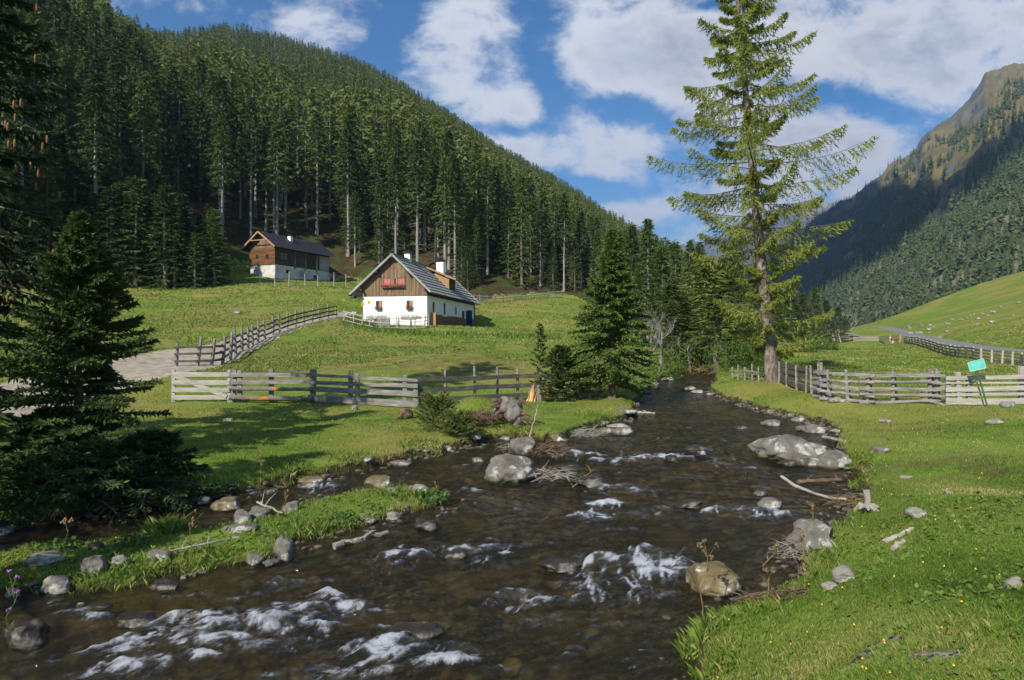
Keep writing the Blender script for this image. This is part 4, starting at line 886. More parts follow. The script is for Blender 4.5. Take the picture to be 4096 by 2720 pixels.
M_curt=pmat('pink_curtain',[(.42,.05,.10),(.66,.20,.28)],scale=1,stretch=(22,1,1),rough=.8)
M_leafy=pmat('flower_leaves',[(.05,.10,.02),(.12,.20,.05)],scale=20,rough=.7)
M_cream=pmat('cream_curtain',[(.65,.45,.25)],rough=.8)
M_blue=pmat('blue_paint',[(.025,.045,.10),(.035,.06,.13)],scale=4,rough=.5)
M_endgrain=pmat('log_ends',[(.16,.095,.045),(.38,.25,.13)],scale=7,rough=.85,bump=.4)
M_yellow=pmat('yellow_petals',[(.80,.55,.02)],rough=.6)
def roof_slope(mb,xr,zr,xe,ze,y0,y1,nc,th=.05,nb=36,rg=None,jit=.03):
    dx,dz=(xe-xr)/nc,(ze-zr)/nc; L=math.hypot(dx,dz); nx,nz=(-dz/L,dx/L); 
    if nz<0: nx,nz=-nx,-nz
    for i in range(nc):
        for j in range(nb):
            ya=y0+(y1-y0)*j/nb; yb=y0+(y1-y0)*(j+1)/nb-.012; e=rg.uniform(-jit,jit); lift=rg.uniform(0,.012)
            a0,b0=xr+dx*i,zr+dz*i; k=1.10+e; a1,b1=xr+dx*(i+k),zr+dz*(i+k)
            t0=.012; t1=th+.03+lift
            P=[]
            for (yy) in (ya,yb):
                P+=[(a0+nx*t0,yy,b0+nz*t0),(a1+nx*t1,yy,b1+nz*t1),(a1+nx*(t1-th),yy,b1+nz*(t1-th)),(a0-nx*.02,yy,b0-nz*.02)]
            mb.add(P,[(0,1,2,3),(7,6,5,4),(0,4,5,1),(1,5,6,2),(2,6,7,3),(3,7,4,0)])
def frontf(u,v,d): return (u,-d,v)
def sidef_(u,v,d): return (d,u,v)
def boxf(mb,fn,u0,u1,v0,v1,d0,d1):
    P=[fn(u,v,d) for d in (d0,d1) for (u,v) in ((u0,v0),(u1,v0),(u1,v1),(u0,v1))]
    return mb.add(P,[(0,1,2,3),(4,7,6,5),(0,4,5,1),(1,5,6,2),(2,6,7,3),(3,7,4,0)])
def window(par,fn,u0,u1,v0,v1,fm=None,curtain=None,mull=1,tr=1,depth=.0,fw=.06,out=.02):
    fm=fm or M_darkw; f=MB()
    for (a,b,c,d) in ((u0,u0+fw,v0,v1),(u1-fw,u1,v0,v1),(u0+fw,u1-fw,v0,v0+fw),(u0+fw,u1-fw,v1-fw,v1)): boxf(f,fn,a,b,c,d,-.05,out)
    w=f.build('window',fm,par); p=MB(); boxf(p,fn,u0+fw,u1-fw,v0+fw,v1-fw,.002,.006); p.build('pane',M_glass,w)
    m=MB()
    for i in range(mull): 
        c=u0+(u1-u0)*(i+1)/(mull+1); boxf(m,fn,c-.015,c+.015,v0+fw,v1-fw,.008,out-.004)
    for i in range(tr): c=v0+(v1-v0)*(i+1)/(tr+1); boxf(m,fn,u0+fw,u1-fw,c-.012,c+.012,.0085,out-.006)
    if m.v: m.build('bars',fm,w)
    if curtain:
        for (a,b) in curtain: q=MB(); boxf(q,fn,u0+(u1-u0)*a,u0+(u1-u0)*b,v0+fw+.02,v1-fw-.01,.0065,.0075); q.build('curtain',M_curt if curtain is not CUR2 else M_cream,w)
    return w
CUR2=[(.52,.85)]
def flowers(par,fn,u0,u1,v,seed,name='flower_box',hang=.12,nf=40):
    rg=random.Random(seed); b=MB(); boxf(b,fn,u0,u1,v-.16,v,.06,.24); bo=b.build(name,M_darkw,par)
    l=MB(); f=MB()
    for i in range(nf*5):
        u=rg.uniform(u0-.05,u1+.05); vv=v+rg.uniform(-hang,.22); d=rg.uniform(.06,.34); s=rg.uniform(.03,.055)
        c=Vector(fn(u,vv,d)); a=Vector((rg.uniform(-1,1),rg.uniform(-1,1),rg.uniform(-1,1))).normalized()*s; q=Vector((rg.uniform(-1,1),rg.uniform(-1,1),rg.uniform(-1,1))).normalized()*s; l.add([c-a,c+q,c+a],[(0,1,2)])
    for i in range(nf):
        u=rg.uniform(u0-.06,u1+.06); vv=v+rg.uniform(-hang,.24); c=Vector(fn(u,vv,rg.uniform(.2,.38))); s=rg.uniform(.028,.05)
        f.box(c,(s*1.6,s*1.6,s*1.6),Matrix.Rotation(rg.uniform(0,3),3,'X')@Matrix.Rotation(rg.uniform(0,3),3,'Z'),.6)
    l.build('leaves',M_leafy,bo); f.build('blossoms',M_red,bo); return bo
HZ=(340-327.2)/F*60
HOUSE=empty('farmhouse',(-7.47,60,HZ),'white walled farmhouse with a brown board gable and grey shingle roof','house',R(-10.2))
W_=5.95; LN=17.8; TP=2.8; xr,zr=-3.05,6.35; sr=.945; sl=.885
xe_r=.47; ze_r=zr-sr*(xe_r-xr); xe_l=-6.95; ze_l=zr-sl*(xr-xe_l)
m=MB(); m.box((-W_/2,LN/2,TP/2-.35),(W_,LN,TP+.7)); m.build('wall',M_plaster,HOUSE)
# upper side walls under the eaves and boarded gables
rg_=random.Random(2); nbd=34
for k,yy in ((0,-.035),(1,LN+.035)):
    gb=MB()
    for i in range(nbd):
        a=-W_-.02+(W_+.04)*i/nbd; b_=-W_-.02+(W_+.04)*(i+1)/nbd-.008; o=rg_.uniform(0,.015)*(-1 if k==0 else 1)
        def top(x): return zr-(sr*(x-xr) if x>xr else sl*(xr-x))-.09
        y0_,y1_=yy+o-.02,yy+o+.02
        P=[(a,y0_,TP-.02),(b_,y0_,TP-.02),(b_,y0_,top(b_)),(a,y0_,top(a)),(a,y1_,TP-.02),(b_,y1_,TP-.02),(b_,y1_,top(b_)),(a,y1_,top(a))]
        gb.add(P,[(0,1,2,3),(7,6,5,4),(0,4,5,1),(1,5,6,2),(2,6,7,3),(3,7,4,0)])
    gb.build('gable_boards',M_board,HOUSE)
m=MB(); m.box((-.12,LN/2,TP+.30),(.2,LN-.2,.6)); m.box((-W_+.12,LN/2,TP+.25),(.2,LN-.2,.5))
m.build('wall_plate',M_darkw,HOUSE)
m=MB(); roof_slope(m,xr+.02,zr+.02,xe_r,ze_r,-.62,LN+.45,10,.045,44,random.Random(4)); roof_slope(m,xr-.02,zr+.02,xe_l,ze_l,-.62,LN+.45,10,.045,44,random.Random(5))
RF=m.build('roof',M_shing,HOUSE)
m=MB()
for s_,(xe,ze) in ((1,(xe_r,ze_r)),(-1,(xe_l,ze_l))):
    for yy in (-.60,LN+.42):
        m.plank((xr,yy,zr+.06),(xe+.03*s_,yy,ze+.04),.17,.05); m.plank((xr,yy+.10,zr+.13),(xe+.03*s_,yy+.10,ze+.115),.03,.20)
    m.plank((xr+s_*.1,-.64,zr+.13),(xr+s_*.1,LN+.45,zr+.13),.03,.2)
m.build('verge_boards',M_shing,RF)
m=MB()
for (x_,z_) in ((xr,zr-.16),(-.05,TP+.48),(-W_+.05,TP+.48),(-1.6,zr-1.45*sr-.16),(-4.5,zr-1.45*sl-.16),(-6.6,2.78)): m=MB(); m.box((x_,-.28,z_),(.16,.7,.16)); m.build('purlin',M_darkw,RF)
m=MB(); m.plank((-6.95,-.45,2.62),(-5.9,-.12,2.66),.12,.12)
m.build('eave_bracket',M_darkw,RF)
m=MB(); m.tube([(xe_r+.1,-.3,ze_r-.05),(xe_r+.1,LN+.2,ze_r-.14)],.06,6); m.tube([(xe_l-.1,-.7,ze_l-.05),(xe_l-.1,LN+.2,ze_l-.14)],.06,6); m.build('gutter',M_darkw,RF)
def chimney(x,y,z0,z1,w,par,capw=1.55):
    m=MB(); m.box((x,y,(z0+z1)/2),(w,w,z1-z0)); m.box((x,y,z1-.09),(w*1.12,w*1.12,.07)); c=m.build('chimney',M_plaster,par)
    k=MB(); 
    for a in (-1,1):
        for b in (-1,1): k.box((x+a*w*.36,y+b*w*.36,z1+.07),(.05,.05,.2))
    k.box((x,y,z1+.19),(w*capw,w*capw,.05),None,.9); k.box((x,y,z1+.225),(w*capw*.7,w*capw*.7,.03)); k.build('chimney_cap',M_dkmetal,c); return c
chimney(-3.05,3.8,6.0,6.95,.5,RF,1.75); chimney(-1.5,9.5,4.6,6.78,.72,RF,1.6)
# the shed dormer
D0,D1=8.75,11.15
m=MB(); xf=-.42; zt=5.12; zb=zr-sr*(xf-xr); xk=-1.95; zk=zr-sr*(xk-xr)
for yy in (D0,D1):
    n_=9
    for i in range(n_):
        a=xk+(xf-xk)*i/n_; b_=xk+(xf-xk)*(i+1)/n_-.01; zl=lambda x:zr-sr*(x-xr)+.0; zu=lambda x:zt+(zr-.35-zt)*(xf-x)/(xf-xr+.0)*1.0
        m.add([(a,yy-.02,zl(a)),(b_,yy-.02,zl(b_)),(b_,yy-.02,max(zu(b_),zl(b_))),(a,yy-.02,max(zu(a),zl(a))),(a,yy+.02,zl(a)),(b_,yy+.02,zl(b_)),(b_,yy+.02,max(zu(b_),zl(b_))),(a,yy+.02,max(zu(a),zl(a)))],[(0,1,2,3),(7,6,5,4),(0,4,5,1),(1,5,6,2),(2,6,7,3),(3,7,4,0)])
m.box((xf-.02,(D0+D1)/2,(zt+zb)/2),(.06,D1-D0-.05,zt-zb))
dm=m.build('dormer',M_orange,HOUSE)
m=MB(); roof_slope(m,xr+.35,zr-.12,xf+.75,zt-.16,D0-.30,D1+.30,5,.045,7,random.Random(7)); m.build('dormer_roof',M_shing,dm)
m=MB(); m.plank((xr+.35,D0-.31,zr-.16),(xf+.77,D0-.31,zt-.19),.14,.03); m.build('dormer_verge',M_orange,dm)
for a in (D0+.35,D0+1.35): window(dm,lambda u,v,d:(xf+.012+d,u,v),a,a+.7,zb+.12,zt-.08,M_darkw,None,1,0)
# windows of the gable
for (a,b_) in ((-4.72,-4.17),(-1.87,-1.32)):
    wn=window(HOUSE,frontf,a,b_,1.55,2.36,M_orange if False else M_darkw,CUR2,2,2,fw=.05,out=.03); flowers(wn,frontf,a+.03,b_-.03,1.72,int(-a*10),'flower_box',.05,14)
    s=MB(); pts=[]; rg_=random.Random(3)
    cx_,cz_=(a+b_)/2,1.97
    for i in range(40):
        t=2*math.pi*i/40; ww=.42+.03*math.cos(6*t); hh=.60+.03*math.cos(8*t); ex=4.0
        c,s2=math.cos(t),math.sin(t); rr=1/((abs(c)/ww)**ex+(abs(s2)/hh)**ex)**(1/ex); pts.append((cx_+c*rr,-.008,cz_+s2*rr))
    s.tube(pts+[pts[0]],.009,4,False); s.build('painted_surround',pmat('grey_paint_line',[(.40,.40,.38)],rough=.9) if 'grey_paint_line' not in MATS else MATS['grey_paint_line'],wn)
ff=lambda u,v,d: (u,-.06-d,v)
for (a,b_,cu) in ((-3.95,-3.38,[(.1,.9)]),(-3.3,-2.72,[(.1,.42),(.8,.9)]),(-2.64,-2.05,[(.1,.9)])): window(HOUSE,ff,a,b_,3.72,4.36,M_orange,cu,1,0,fw=.06,out=.03)
m=MB(); boxf(m,ff,-4.1,-1.95,4.37,4.47,0,.07); boxf(m,ff,-4.1,-4.0,3.6,4.37,0,.05); boxf(m,ff,-2.02,-1.93,3.6,4.37,0,.05); m.build('window_surround',M_board,HOUSE)
flowers(HOUSE,ff,-4.1,-2.0,3.66,8,'flower_box',.16,42)
# red-brown painted cross high on the gable
m=MB(); boxf(m,ff,-3.12,-3.0,4.95,5.5,0,.012); boxf(m,ff,-3.25,-2.87,5.22,5.32,0,.013); m.build('gable_ornament',pmat('faded_red_paint',[(.22,.07,.05)],rough=.9),HOUSE)
# long side
for (y_,w_,v0,v1) in ((1.95,.5,1.35,2.3),(5.6,.55,1.35,2.4),(9.8,.5,1.5,2.2),(15.4,.55,1.35,2.2)): window(HOUSE,sidef_,y_-w_/2,y_+w_/2,v0,v1,M_darkw,None,1,1)
m=MB(); boxf(m,sidef_,12.35,13.25,-.1,1.95,-.05,.015); dr=m.build('door',M_darkw,HOUSE); m=MB(); m.box((.05,13.15,1.0),(.05,.04,.12)); m.build('handle',M_dkmetal,dr)
m=MB(); m.plank((.05,13.95,1.0),(.75,13.75,1.0),2.1,.05); m.build('door_leaf',M_blue,HOUSE)
# corner post & far end post
m=MB(); m.box((.06,-.05,1.3),(.05,.02,2.9)); m.build('drain_shadow_board',M_plaster,HOUSE) if False else None
for y0_,y1_,hh in ((.9,12.0,1.32),(14.5,17.4,1.25)):
    Mx=HOUSE.matrix_basis if False else Matrix.Translation(HOUSE.location)@Matrix.Rotation(R(-10.2),4,'Z')
    e=empty('woodpile',Mx@Vector((.05,y0_,-.1)),'long stack of split firewood against the side wall' if y0_<5 else 'short stack of split firewood beyond the blue door','woodpile',R(-10.2)); l=MB(); rg_=random.Random(6); L_=y1_-y0_
    zz=.07; row=0
    while zz<hh:
        yy=.06+(row%2)*.06
        while yy<L_:
            r_=rg_.uniform(.05,.075); o=rg_.uniform(-.03,.03)
            hc=hh*(1-.12*math.sin(yy*.4)**2)
            if zz<hc: l.tube([(.02,yy,zz),(.46+o,yy,zz)],r_,6)
            yy+=.135
        zz+=.115; row+=1
    l.build('logs',M_endgrain,e)
    if y0_<5: m=MB(); m.box((.22,-.06,.66),(.55,.06,1.5)); m.build('end_board',M_orange,e)
m=MB(); m.box((.02,17.84,1.6),(.14,.14,2.9)); m.box((.25,17.84,2.4),(.5,.1,.1)); m.build('corner_post',M_darkw,HOUSE)
# ================================================================ the barn
BZ=(340-279.3)/F*100
BARN=empty('barn',(-34.7,100,BZ),'brown log barn with stone ground floor and dark slate roof on the upper meadow','barn',R(-22.5))
W2=4.7; L2=12.6
m=MB(); m.box((-W2/2,L2/2,2.2/2-1.0),(W2,L2,2.2+2.0)); m.box((.9,-.0,-.2),(.01,.01,.01)); m.build('stone_wall',M_stonewall,BARN)
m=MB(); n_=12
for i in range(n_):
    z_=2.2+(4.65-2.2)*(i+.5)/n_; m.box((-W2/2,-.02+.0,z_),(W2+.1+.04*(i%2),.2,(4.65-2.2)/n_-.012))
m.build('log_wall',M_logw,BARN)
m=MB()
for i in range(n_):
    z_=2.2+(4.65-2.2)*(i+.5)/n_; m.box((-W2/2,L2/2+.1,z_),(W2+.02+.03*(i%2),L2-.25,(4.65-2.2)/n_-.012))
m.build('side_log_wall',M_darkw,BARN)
rz2=7.05; xr2=-W2/2; xe2=.55; ze2=4.75; s2=(rz2-ze2)/(xe2-xr2)
gbs=[MB(),MB()]
for i in range(26):
    a=-W2+W2*i/26; b_=a+W2/26-.01; top=lambda x: rz2-s2*abs(x-xr2)-.1
    for gb,yy in zip(gbs,(-.06,L2)):
        gb.add([(a,yy-.02,4.66),(b_,yy-.02,4.66),(b_,yy-.02,top(b_)),(a,yy-.02,top(a)),(a,yy+.02,4.66),(b_,yy+.02,4.66),(b_,yy+.02,top(b_)),(a,yy+.02,top(a))],[(0,1,2,3),(7,6,5,4),(0,4,5,1),(1,5,6,2),(2,6,7,3),(3,7,4,0)])
[q_.build('gable_boards',M_board,BARN) for q_ in gbs]
m=MB(); roof_slope(m,xr2,rz2+.02,xe2+.15,ze2-.08,-.95,L2+.9,11,.035,42,random.Random(14),.004); roof_slope(m,xr2,rz2+.02,2*xr2-xe2-.5,ze2-.35,-.95,L2+.9,11,.035,42,random.Random(15),.004)
BR_=m.build('roof',M_slate,BARN)
m=MB()
for s_ in (-1,1):
    ex=.2 if s_>0 else .5
    m.plank((xr2,-.98,rz2-.05),(xr2+s_*(xe2-xr2+ex),-.98,ze2-.08-(.3 if s_<0 else 0)),.24,.05)
m.plank((-3.7,-.97,5.75),(-1.0,-.97,5.75),.14,.06)
m.build('verge_boards',M_orange,BR_)
chimney(-1.5,5.0,5.3,7.05,.55,BR_,1.2)
for (a,b_) in ((-3.5,-3.0),(-1.6,-1.1)): window(BARN,lambda u,v,d:(u,-.13-d,v),a,b_,3.1,3.75,M_darkw,None,1,1)
bs=lambda u,v,d:(.03+d,u,v)
for (a,b_,v0,v1,mm) in ((1.2,1.55,3.15,4.0,None),(1.75,2.05,3.15,4.0,None),(2.2,2.45,3.15,4.0,None)): window(BARN,bs,a,b_,v0,v1,M_shing,None,0,0)
s0=lambda u,v,d:(d,u,v)
for (a,b_,v0,v1) in ((2.3,3.1,1.1,1.65),(8.6,9.4,.75,1.35)): window(BARN,s0,a,b_,v0,v1,M_darkw,None,1,0,out=-.02 if False else .02)
m=MB(); boxf(m,s0,5.3,6.5,-.3,1.75,-.05,.05); d_=m.build('door',M_shing,BARN); m=MB(); m.plank((.06,5.35,.1),(.06,6.45,1.4),.12,.03); m.build('brace',M_shing,d_)
for yy in (4.2,6.6,9.3):
    m=MB(); m.box((.10,yy,2.7),(.16,.16,1.6)); m.box((.12,yy,3.9),(.1,.1,1.4)); m.build('post',M_deadwood if yy<9 else M_shing,BARN)
m=MB(); boxf(m,s0,10.0,12.4,2.25,4.6,.06,.09); m.build('grey_panel',M_shing,BARN)
# lean-to
m=MB(); m.box((-1.6,L2+1.5,.4),(3.0,3.0,2.8)); m.build('lean_to_wall',M_stonewall,BARN)
m=MB(); roof_slope(m,-2.6,3.6,.75,1.7,L2-.15,L2+3.4,6,.04,10,random.Random(16)); m.build('lean_to_roof',M_slate,BARN)
m=MB(); m.plank((.6,L2-.3,1.72),(.6,L2+3.4,1.72),.14,.4); m.build('lean_to_eave_board',M_shing,BARN)
m=MB(); boxf(m,lambda u,v,d:(-.1+d,u,v),L2+.4,L2+1.1,-.2,1.4,0,.03); m.build('lean_to_door',M_darkw,BARN)
# ================================================================ fences
print('fences')
M_greyw=pmat('weathered_grey_wood',[(.12,.11,.10),(.23,.215,.20),(.36,.345,.325)],scale=1.6,stretch=(1.1,3,9),detail=7,rough=.9,bump=.5,bscale=4,spec=.1)
M_dkw=pmat('dark_old_wood',[(.055,.050,.048),(.11,.10,.092),(.17,.155,.14)],scale=1.6,stretch=(1.1,3,9),detail=7,rough=.9,bump=.5,bscale=4,spec=.1)  # darker old wood for the rails of the dark fences
M_lightw=pmat('pale_sawn_wood',[(.25,.23,.20),(.38,.355,.32),(.48,.455,.42)],scale=1.4,stretch=(1.2,3,8),detail=7,rough=.85,bump=.4,bscale=4,spec=.1)
M_barklog=pmat('bark_log',[(.13,.115,.105),(.26,.235,.215)],scale=5,stretch=(1,4,4),detail=7,rough=.95,bump=.9,bscale=8,spec=.05,extra=lambda g,c,colr,b:g.mix(g.ss(g.noise(g.scaled(c,(1,3,3)),1.1,3,.5),.60,.66),colr,(.50,.20,.05)))
def W3(px,Y): X=(px-512)/F*Y; return Vector((X,Y,gz(X,Y)))
def gline(P):
    out=[]; 
    for p in P: out.append(W3(p[0],p[1]))
    return out
def fence(name,label,posts,rails,pm,rm,pr=.06,seed=0,cat='fence',round_posts=True,span=1,over=.12,side=-1,wob=.12,seg=4,lean=.05,double=False):
    """posts: (px, distance, height[, lean]); rails: (height above ground, board height, thickness[, material])"""
    rg=random.Random(seed); P=[W3(p[0],p[1]) for p in posts]; e=empty(name,P[0],label,cat); o=P[0]
    for p,q in zip(posts,P):
        for k in range(2 if double else 1):
            m=MB(); t=q-o+Vector((rg.uniform(-1,1)*lean,rg.uniform(-1,1)*lean,p[2]+rg.uniform(-.04,.04))); bs=q-o-Vector((0,0,.25))
            if k: bs+=Vector((.12,.12,0)); t+=Vector((.10,.14,-.1))
            if len(p)>3: t+=Vector((p[3],0,0))
            if round_posts: m.tube([bs,bs.lerp(t,.5)+Vector((rg.uniform(-.01,.01),0,0)),t],[pr*1.05,pr,pr*.85],7,wob=.1,rng=rg)
            else: m.plank(bs,t,pr*1.5,pr*2.1,up=(0,1,0),seg=2,wob=.05,rng=rg)
            m.build('post',pm,e,False)
    for (rh,bh,bt,*mm) in rails:
        i=0
        while i<len(P)-1:
            j=min(i+span,len(P)-1); a=P[i]-o+Vector((0,0,rh+rg.uniform(-.03,.03))); b=P[j]-o+Vector((0,0,rh+rg.uniform(-.03,.03)))
            d=(b-a).normalized(); n=Vector((d.y,-d.x,0)).normalized()*(pr+bt*.5+.005+(.008 if (i//span)%2 else 0))
            if n.y*side<0: n=-n
            a=a-d*over+n; b=b+d*over*.8+n; m=MB()
            mt=mm[0] if mm else rm
            if mt is M_barklog or bt>=.09: m.tube([a.lerp(b,k/5)+Vector((0,0,rg.uniform(-.015,.015))) for k in range(6)],[bh*.5*(1.1-.04*k) for k in range(6)],9,wob=.06,rng=rg)
            else: m.plank(a,b,bh,bt,seg=seg,wob=wob,rng=rg)
            m.build('rail',mt,e); i=j
    return e
# gate and lit board fence, left
g0=W3(172,25.6); e=empty('gate',g0,'pale wooden field gate with a diagonal brace','gate')
g1=W3(230,25.6); dv=(g1-g0); rg=random.Random(1); 
for i,z_ in enumerate((.17,.45,.73,1.03)):
    m=MB(); m.plank(Vector((0,-.03,z_)),dv+Vector((0,-.03,z_)),.17,.03,seg=4,wob=.04,rng=rg); m.build('board',M_lightw,e)
m=MB(); m.plank(Vector((.1,-.065,1.0)),dv+Vector((-.1,-.065,.2)),.15,.03); m.build('brace',M_lightw,e)
for t in (.02,.98): m=MB(); m.box(dv*t+Vector((0,.03,.6)),(.13,.06,1.2)); m.build('upright',M_lightw,e)
fence('board_fence','grey board fence with two barked logs below, between the gate and the dark fence',[(233,25.5,1.27),(240,25.5,1.18),(271.3,25.5,1.25),(313,25.4,1.22)],[(1.03,.15,.035),(.77,.15,.035),(.50,.15,.15,M_barklog),(.17,.17,.17,M_barklog)],M_greyw,M_greyw,.075,2,span=3,over=.05,round_posts=False)
fence('board_fence','sunlit fence of wide wavy grey slabs whose right end overhangs, left of the root mound',[(313,25.4,1.25),(350,25.1,1.2),(358,25.0,1.1),(404.5,24.7,1.2),(415.5,24.6,.95)],[(1.02,.11,.035),(.78,.14,.035),(.50,.20,.04),(.16,.24,.04)],M_greyw,M_greyw,.075,3,span=4,over=.15,seg=9,wob=.12,round_posts=False)
fence('dark_fence','dark weathered three-rail fence behind the root mound',[(421,24.8,1.0),(445,25.3,1.35,.05),(475,26,1.45),(497,26.6,1.35),(518,27.1,1.25),(540,27.5,1.2),(562,27.8,1.2)],[(1.0,.16,.04),(.62,.17,.04),(.25,.16,.04)],M_greyw,M_dkw,.055,4,span=2,seg=5)
fence('dark_fence','short dark fence end beside the bushy spruce trunk',[(579,27.6,1.15),(590,27.6,1.05),(600,27.6,.95)],[(.95,.18,.04),(.60,.15,.04),(.28,.12,.04)],M_greyw,M_dkw,.055,5,span=2)
# fence along the gravel track up to the farmhouse garden
WP=[(176,34,1.15),(197,34.2,1.45,.15),(211,34.6,1.35,.12),(222,35.3,1.5,.15),(230,37,1.5,.1),(236,39,1.5),(242,41,1.35),(248,42.6,1.3),(253,44,1.3),(258,45.6,1.45),(265,47.6,1.35),(273,49,1.3),(280,50.5,1.3),(287,52,1.35),(295.5,53.4,1.25),(304,55,1.35),(312,56.5,1.2),(319.5,58,1.3),(328,59.6,1.2),(336,60.8,1.0)]
fence('post_and_rail_fence','grey post and rail fence climbing along the gravel track to the farmhouse',WP,[(.95,.11,.04),(.60,.12,.04),(.26,.12,.04)],M_greyw,M_dkw,.085,6,span=1,over=.05,lean=.09,seg=2)
# garden fence in front of the farmhouse
GF=[(344.5,58.5,1.1),(354,57.6,.95),(362,57,.9),(370,56.6,.95),(381,56.3,.9),(398,56.2,1.15,-.1)]
fence('garden_fence','thin grey rail fence round the flower garden of the farmhouse',GF,[(.85,.07,.035),(.50,.07,.035),(.12,.08,.035)],M_lightw,M_lightw,.05,7,span=1,seg=2)
fence('garden_fence','thin grey rail fence in front of the flower trough at the farmhouse corner',[(399,56.4,1.15),(415,56.6,1.0),(424,57,1.15,.12),(428.5,58.4,1.1)],[(.92,.06,.035),(.62,.06,.035),(.35,.05,.03),(.1,.08,.035)],M_lightw,M_lightw,.05,8,span=1,seg=2)
# right bank
fence('dark_fence','dark four-board fence between the big larch and the corner post',[(779,30.3,1.0),(787,29.3,1.05),(797,27.7,1.05),(806,26.4,1.05),(812,25.6,1.05),(819,24.7,1.25)],[(.85,.17,.035),(.58,.16,.035),(.34,.12,.03),(.12,.17,.035)],M_greyw,M_dkw,.05,9,span=5,seg=10,wob=.1,over=.1)
fence('rail_fence','rambling grey pole fence with paired posts, right of the corner post',[(821,24.3,1.25),(824,23.9,1.0,.03),(830,23.7,1.1,-.1),(848,23.2,1.1,-.1),(868,22.9,1.0),(893,22.7,1.15),(931,22.5,1.15),(937,22.4,1.2)],[(.93,.11,.05),(.70,.10,.09),(.50,.12,.04),(.27,.10,.09),(.06,.11,.09)],M_greyw,M_greyw,.065,10,span=2,over=.3,seg=5,wob=.25,double=True)
fence('board_fence','pale grey five-board fence behind the leaning turquoise sign',[(948,22.3,.85),(959.5,22.2,1.05),(969.4,22.2,1.0),(1021,21.9,1.2),(1050,21.7,1.1)],[(.90,.13,.035),(.70,.06,.03),(.52,.15,.035),(.32,.09,.03),(.10,.20,.04)],M_lightw,M_lightw,.07,11,span=4,seg=9,wob=.12,over=.1,round_posts=False)
# far right: fence along the road and across the pasture
LFx=[905,907.5,910,913,916,919.5,923,927,931,935,939,943,947,951,955,959,966,973,981,991.5,1002,1012.5,1022,1033]
LFy=np.interp(LFx,[905,913,919,926,936,941,949,959,966,973,981,991,1002,1012,1021.5,1035],[342.8,344,345.6,348,351.5,353.6,355.6,357.4,358.2,359,360.9,362.5,363.9,365.5,366.7,368]); LFY=[hit(a,b)[1] for a,b in zip(LFx,LFy)]; LF=list(zip(LFx,LFY))
fence('road_fence','long dark rail fence with pale posts following the asphalt road',[(a,Y,1.04) for a,Y in LF],[(.88,.13,.04),(.62,.13,.04),(.36,.13,.04),(.11,.12,.04)],M_lightw,M_dkw,.085,12,span=1,side=1,seg=2,lean=.05,over=.04)
fence('pasture_gate','pale five-board gate and fence across the far end of the pasture, behind the cow',[(a,hit(a,b)[1],.98) for a,b in ((854,341.9),(867.5,341.8),(878,341.6),(890,341.4),(900,341.2))],[(.84,.12,.04),(.66,.09,.04),(.48,.09,.04),(.30,.09,.04),(.12,.11,.04)],M_lightw,M_lightw,.09,13,span=2,seg=2)
fence('paling_fence','low row of grey stakes with poles under the big larch, by the stream',[(733,33,.6),(738,32.5,.75),(745,32,.6),(752,31.5,.8),(759,31,.65)],[(.45,.05,.04)],M_greyw,M_greyw,.04,14,span=2)
fence('log_fence','old grey fence with stakes along the forest edge right of the farmhouse',[(474,101,1.2),(480,102,1.3),(487,102,1.2),(495,103,1.3),(503,104,1.2),(512,105,1.3),(522,107,1.2),(534,109,1.2),(548,111,1.2),(562,112,1.2)],[(1.0,.12,.05),(.6,.12,.05),(.2,.12,.05)],M_greyw,M_greyw,.07,15,span=2,seg=2)
fence('wire_fence','thin stakes with wire in the meadow below the barn',[(260,93,1.3),(275,90,1.4),(289,88,1.9),(305,88,1.6),(318,89,1.5),(334,90,1.9),(346,95,1.8),(358,104,1.5)],[(1.15,.02,.02),(.7,.02,.02)],M_lightw,M_greyw,.06,16,seg=2,wob=0)
# ================================================================ sign
Ys=21.6; s0_=Vector(at(988.3,405,Ys)); s0_.z=gz(s0_.x,s0_.y)-.1; s1=Vector(at(977,370.5,Ys))
e=empty('sign',s0_,'turquoise rectangular sign on a leaning green post before the pale fence','sign')
M_turq=pmat('turquoise_enamel',[(.10,.52,.47),(.13,.58,.52)],scale=3,rough=.45,spec=.4); M_grn=pmat('green_pole',[(.05,.085,.065),(.09,.13,.10)],scale=6,rough=.6)
m=MB(); dd=(s1-s0_); m.tube([(0,0,0),dd*1.16],.026,8); m.build('pole',M_grn,e)
c=[Vector(at(a,b,Ys))-s0_ for a,b in ((966.8,362.7),(982.5,358.6),(985.4,367.9),(969.4,371.4))]; cc=sum(c,Vector())/4; off=Vector((0,-.035,0))
bd=MB(); P=[q+off for q in c]+[q+off+Vector((0,.014,0)) for q in c]; bd.add(P,[(0,1,2,3),(7,6,5,4),(0,4,5,1),(1,5,6,2),(2,6,7,3),(3,7,4,0)]); B=bd.build('board',M_turq,e)
m=MB(); 
for i in range(4): 
    a=c[i]+off; b=c[(i+1)%4]+off; m.plank(a+Vector((0,-.004,0)),b+Vector((0,-.004,0)),.018,.008)
m.build('rim',pmat('pale_rim',[(.45,.62,.58)],rough=.5),B)
m=MB(); ux=(c[1]-c[0]).normalized(); uy=(c[0]-c[3]).normalized()
for i,(l_,o_) in enumerate(((.26,.10),(.34,.05),(.30,0),(.22,-.05))):   # faint lines of worn lettering
    x_=-l_/2
    rgx=random.Random(i)
    while x_<l_/2: w2=rgx.uniform(.015,.05); a=cc+off+ux*x_+uy*o_+Vector((0,-.003,0)); m.plank(a,a+ux*w2,.012,.003,up=uy); x_+=w2+.014
m.build('worn_lettering',pmat('worn_white_lettering',[(.42,.74,.68)],rough=.6),B)
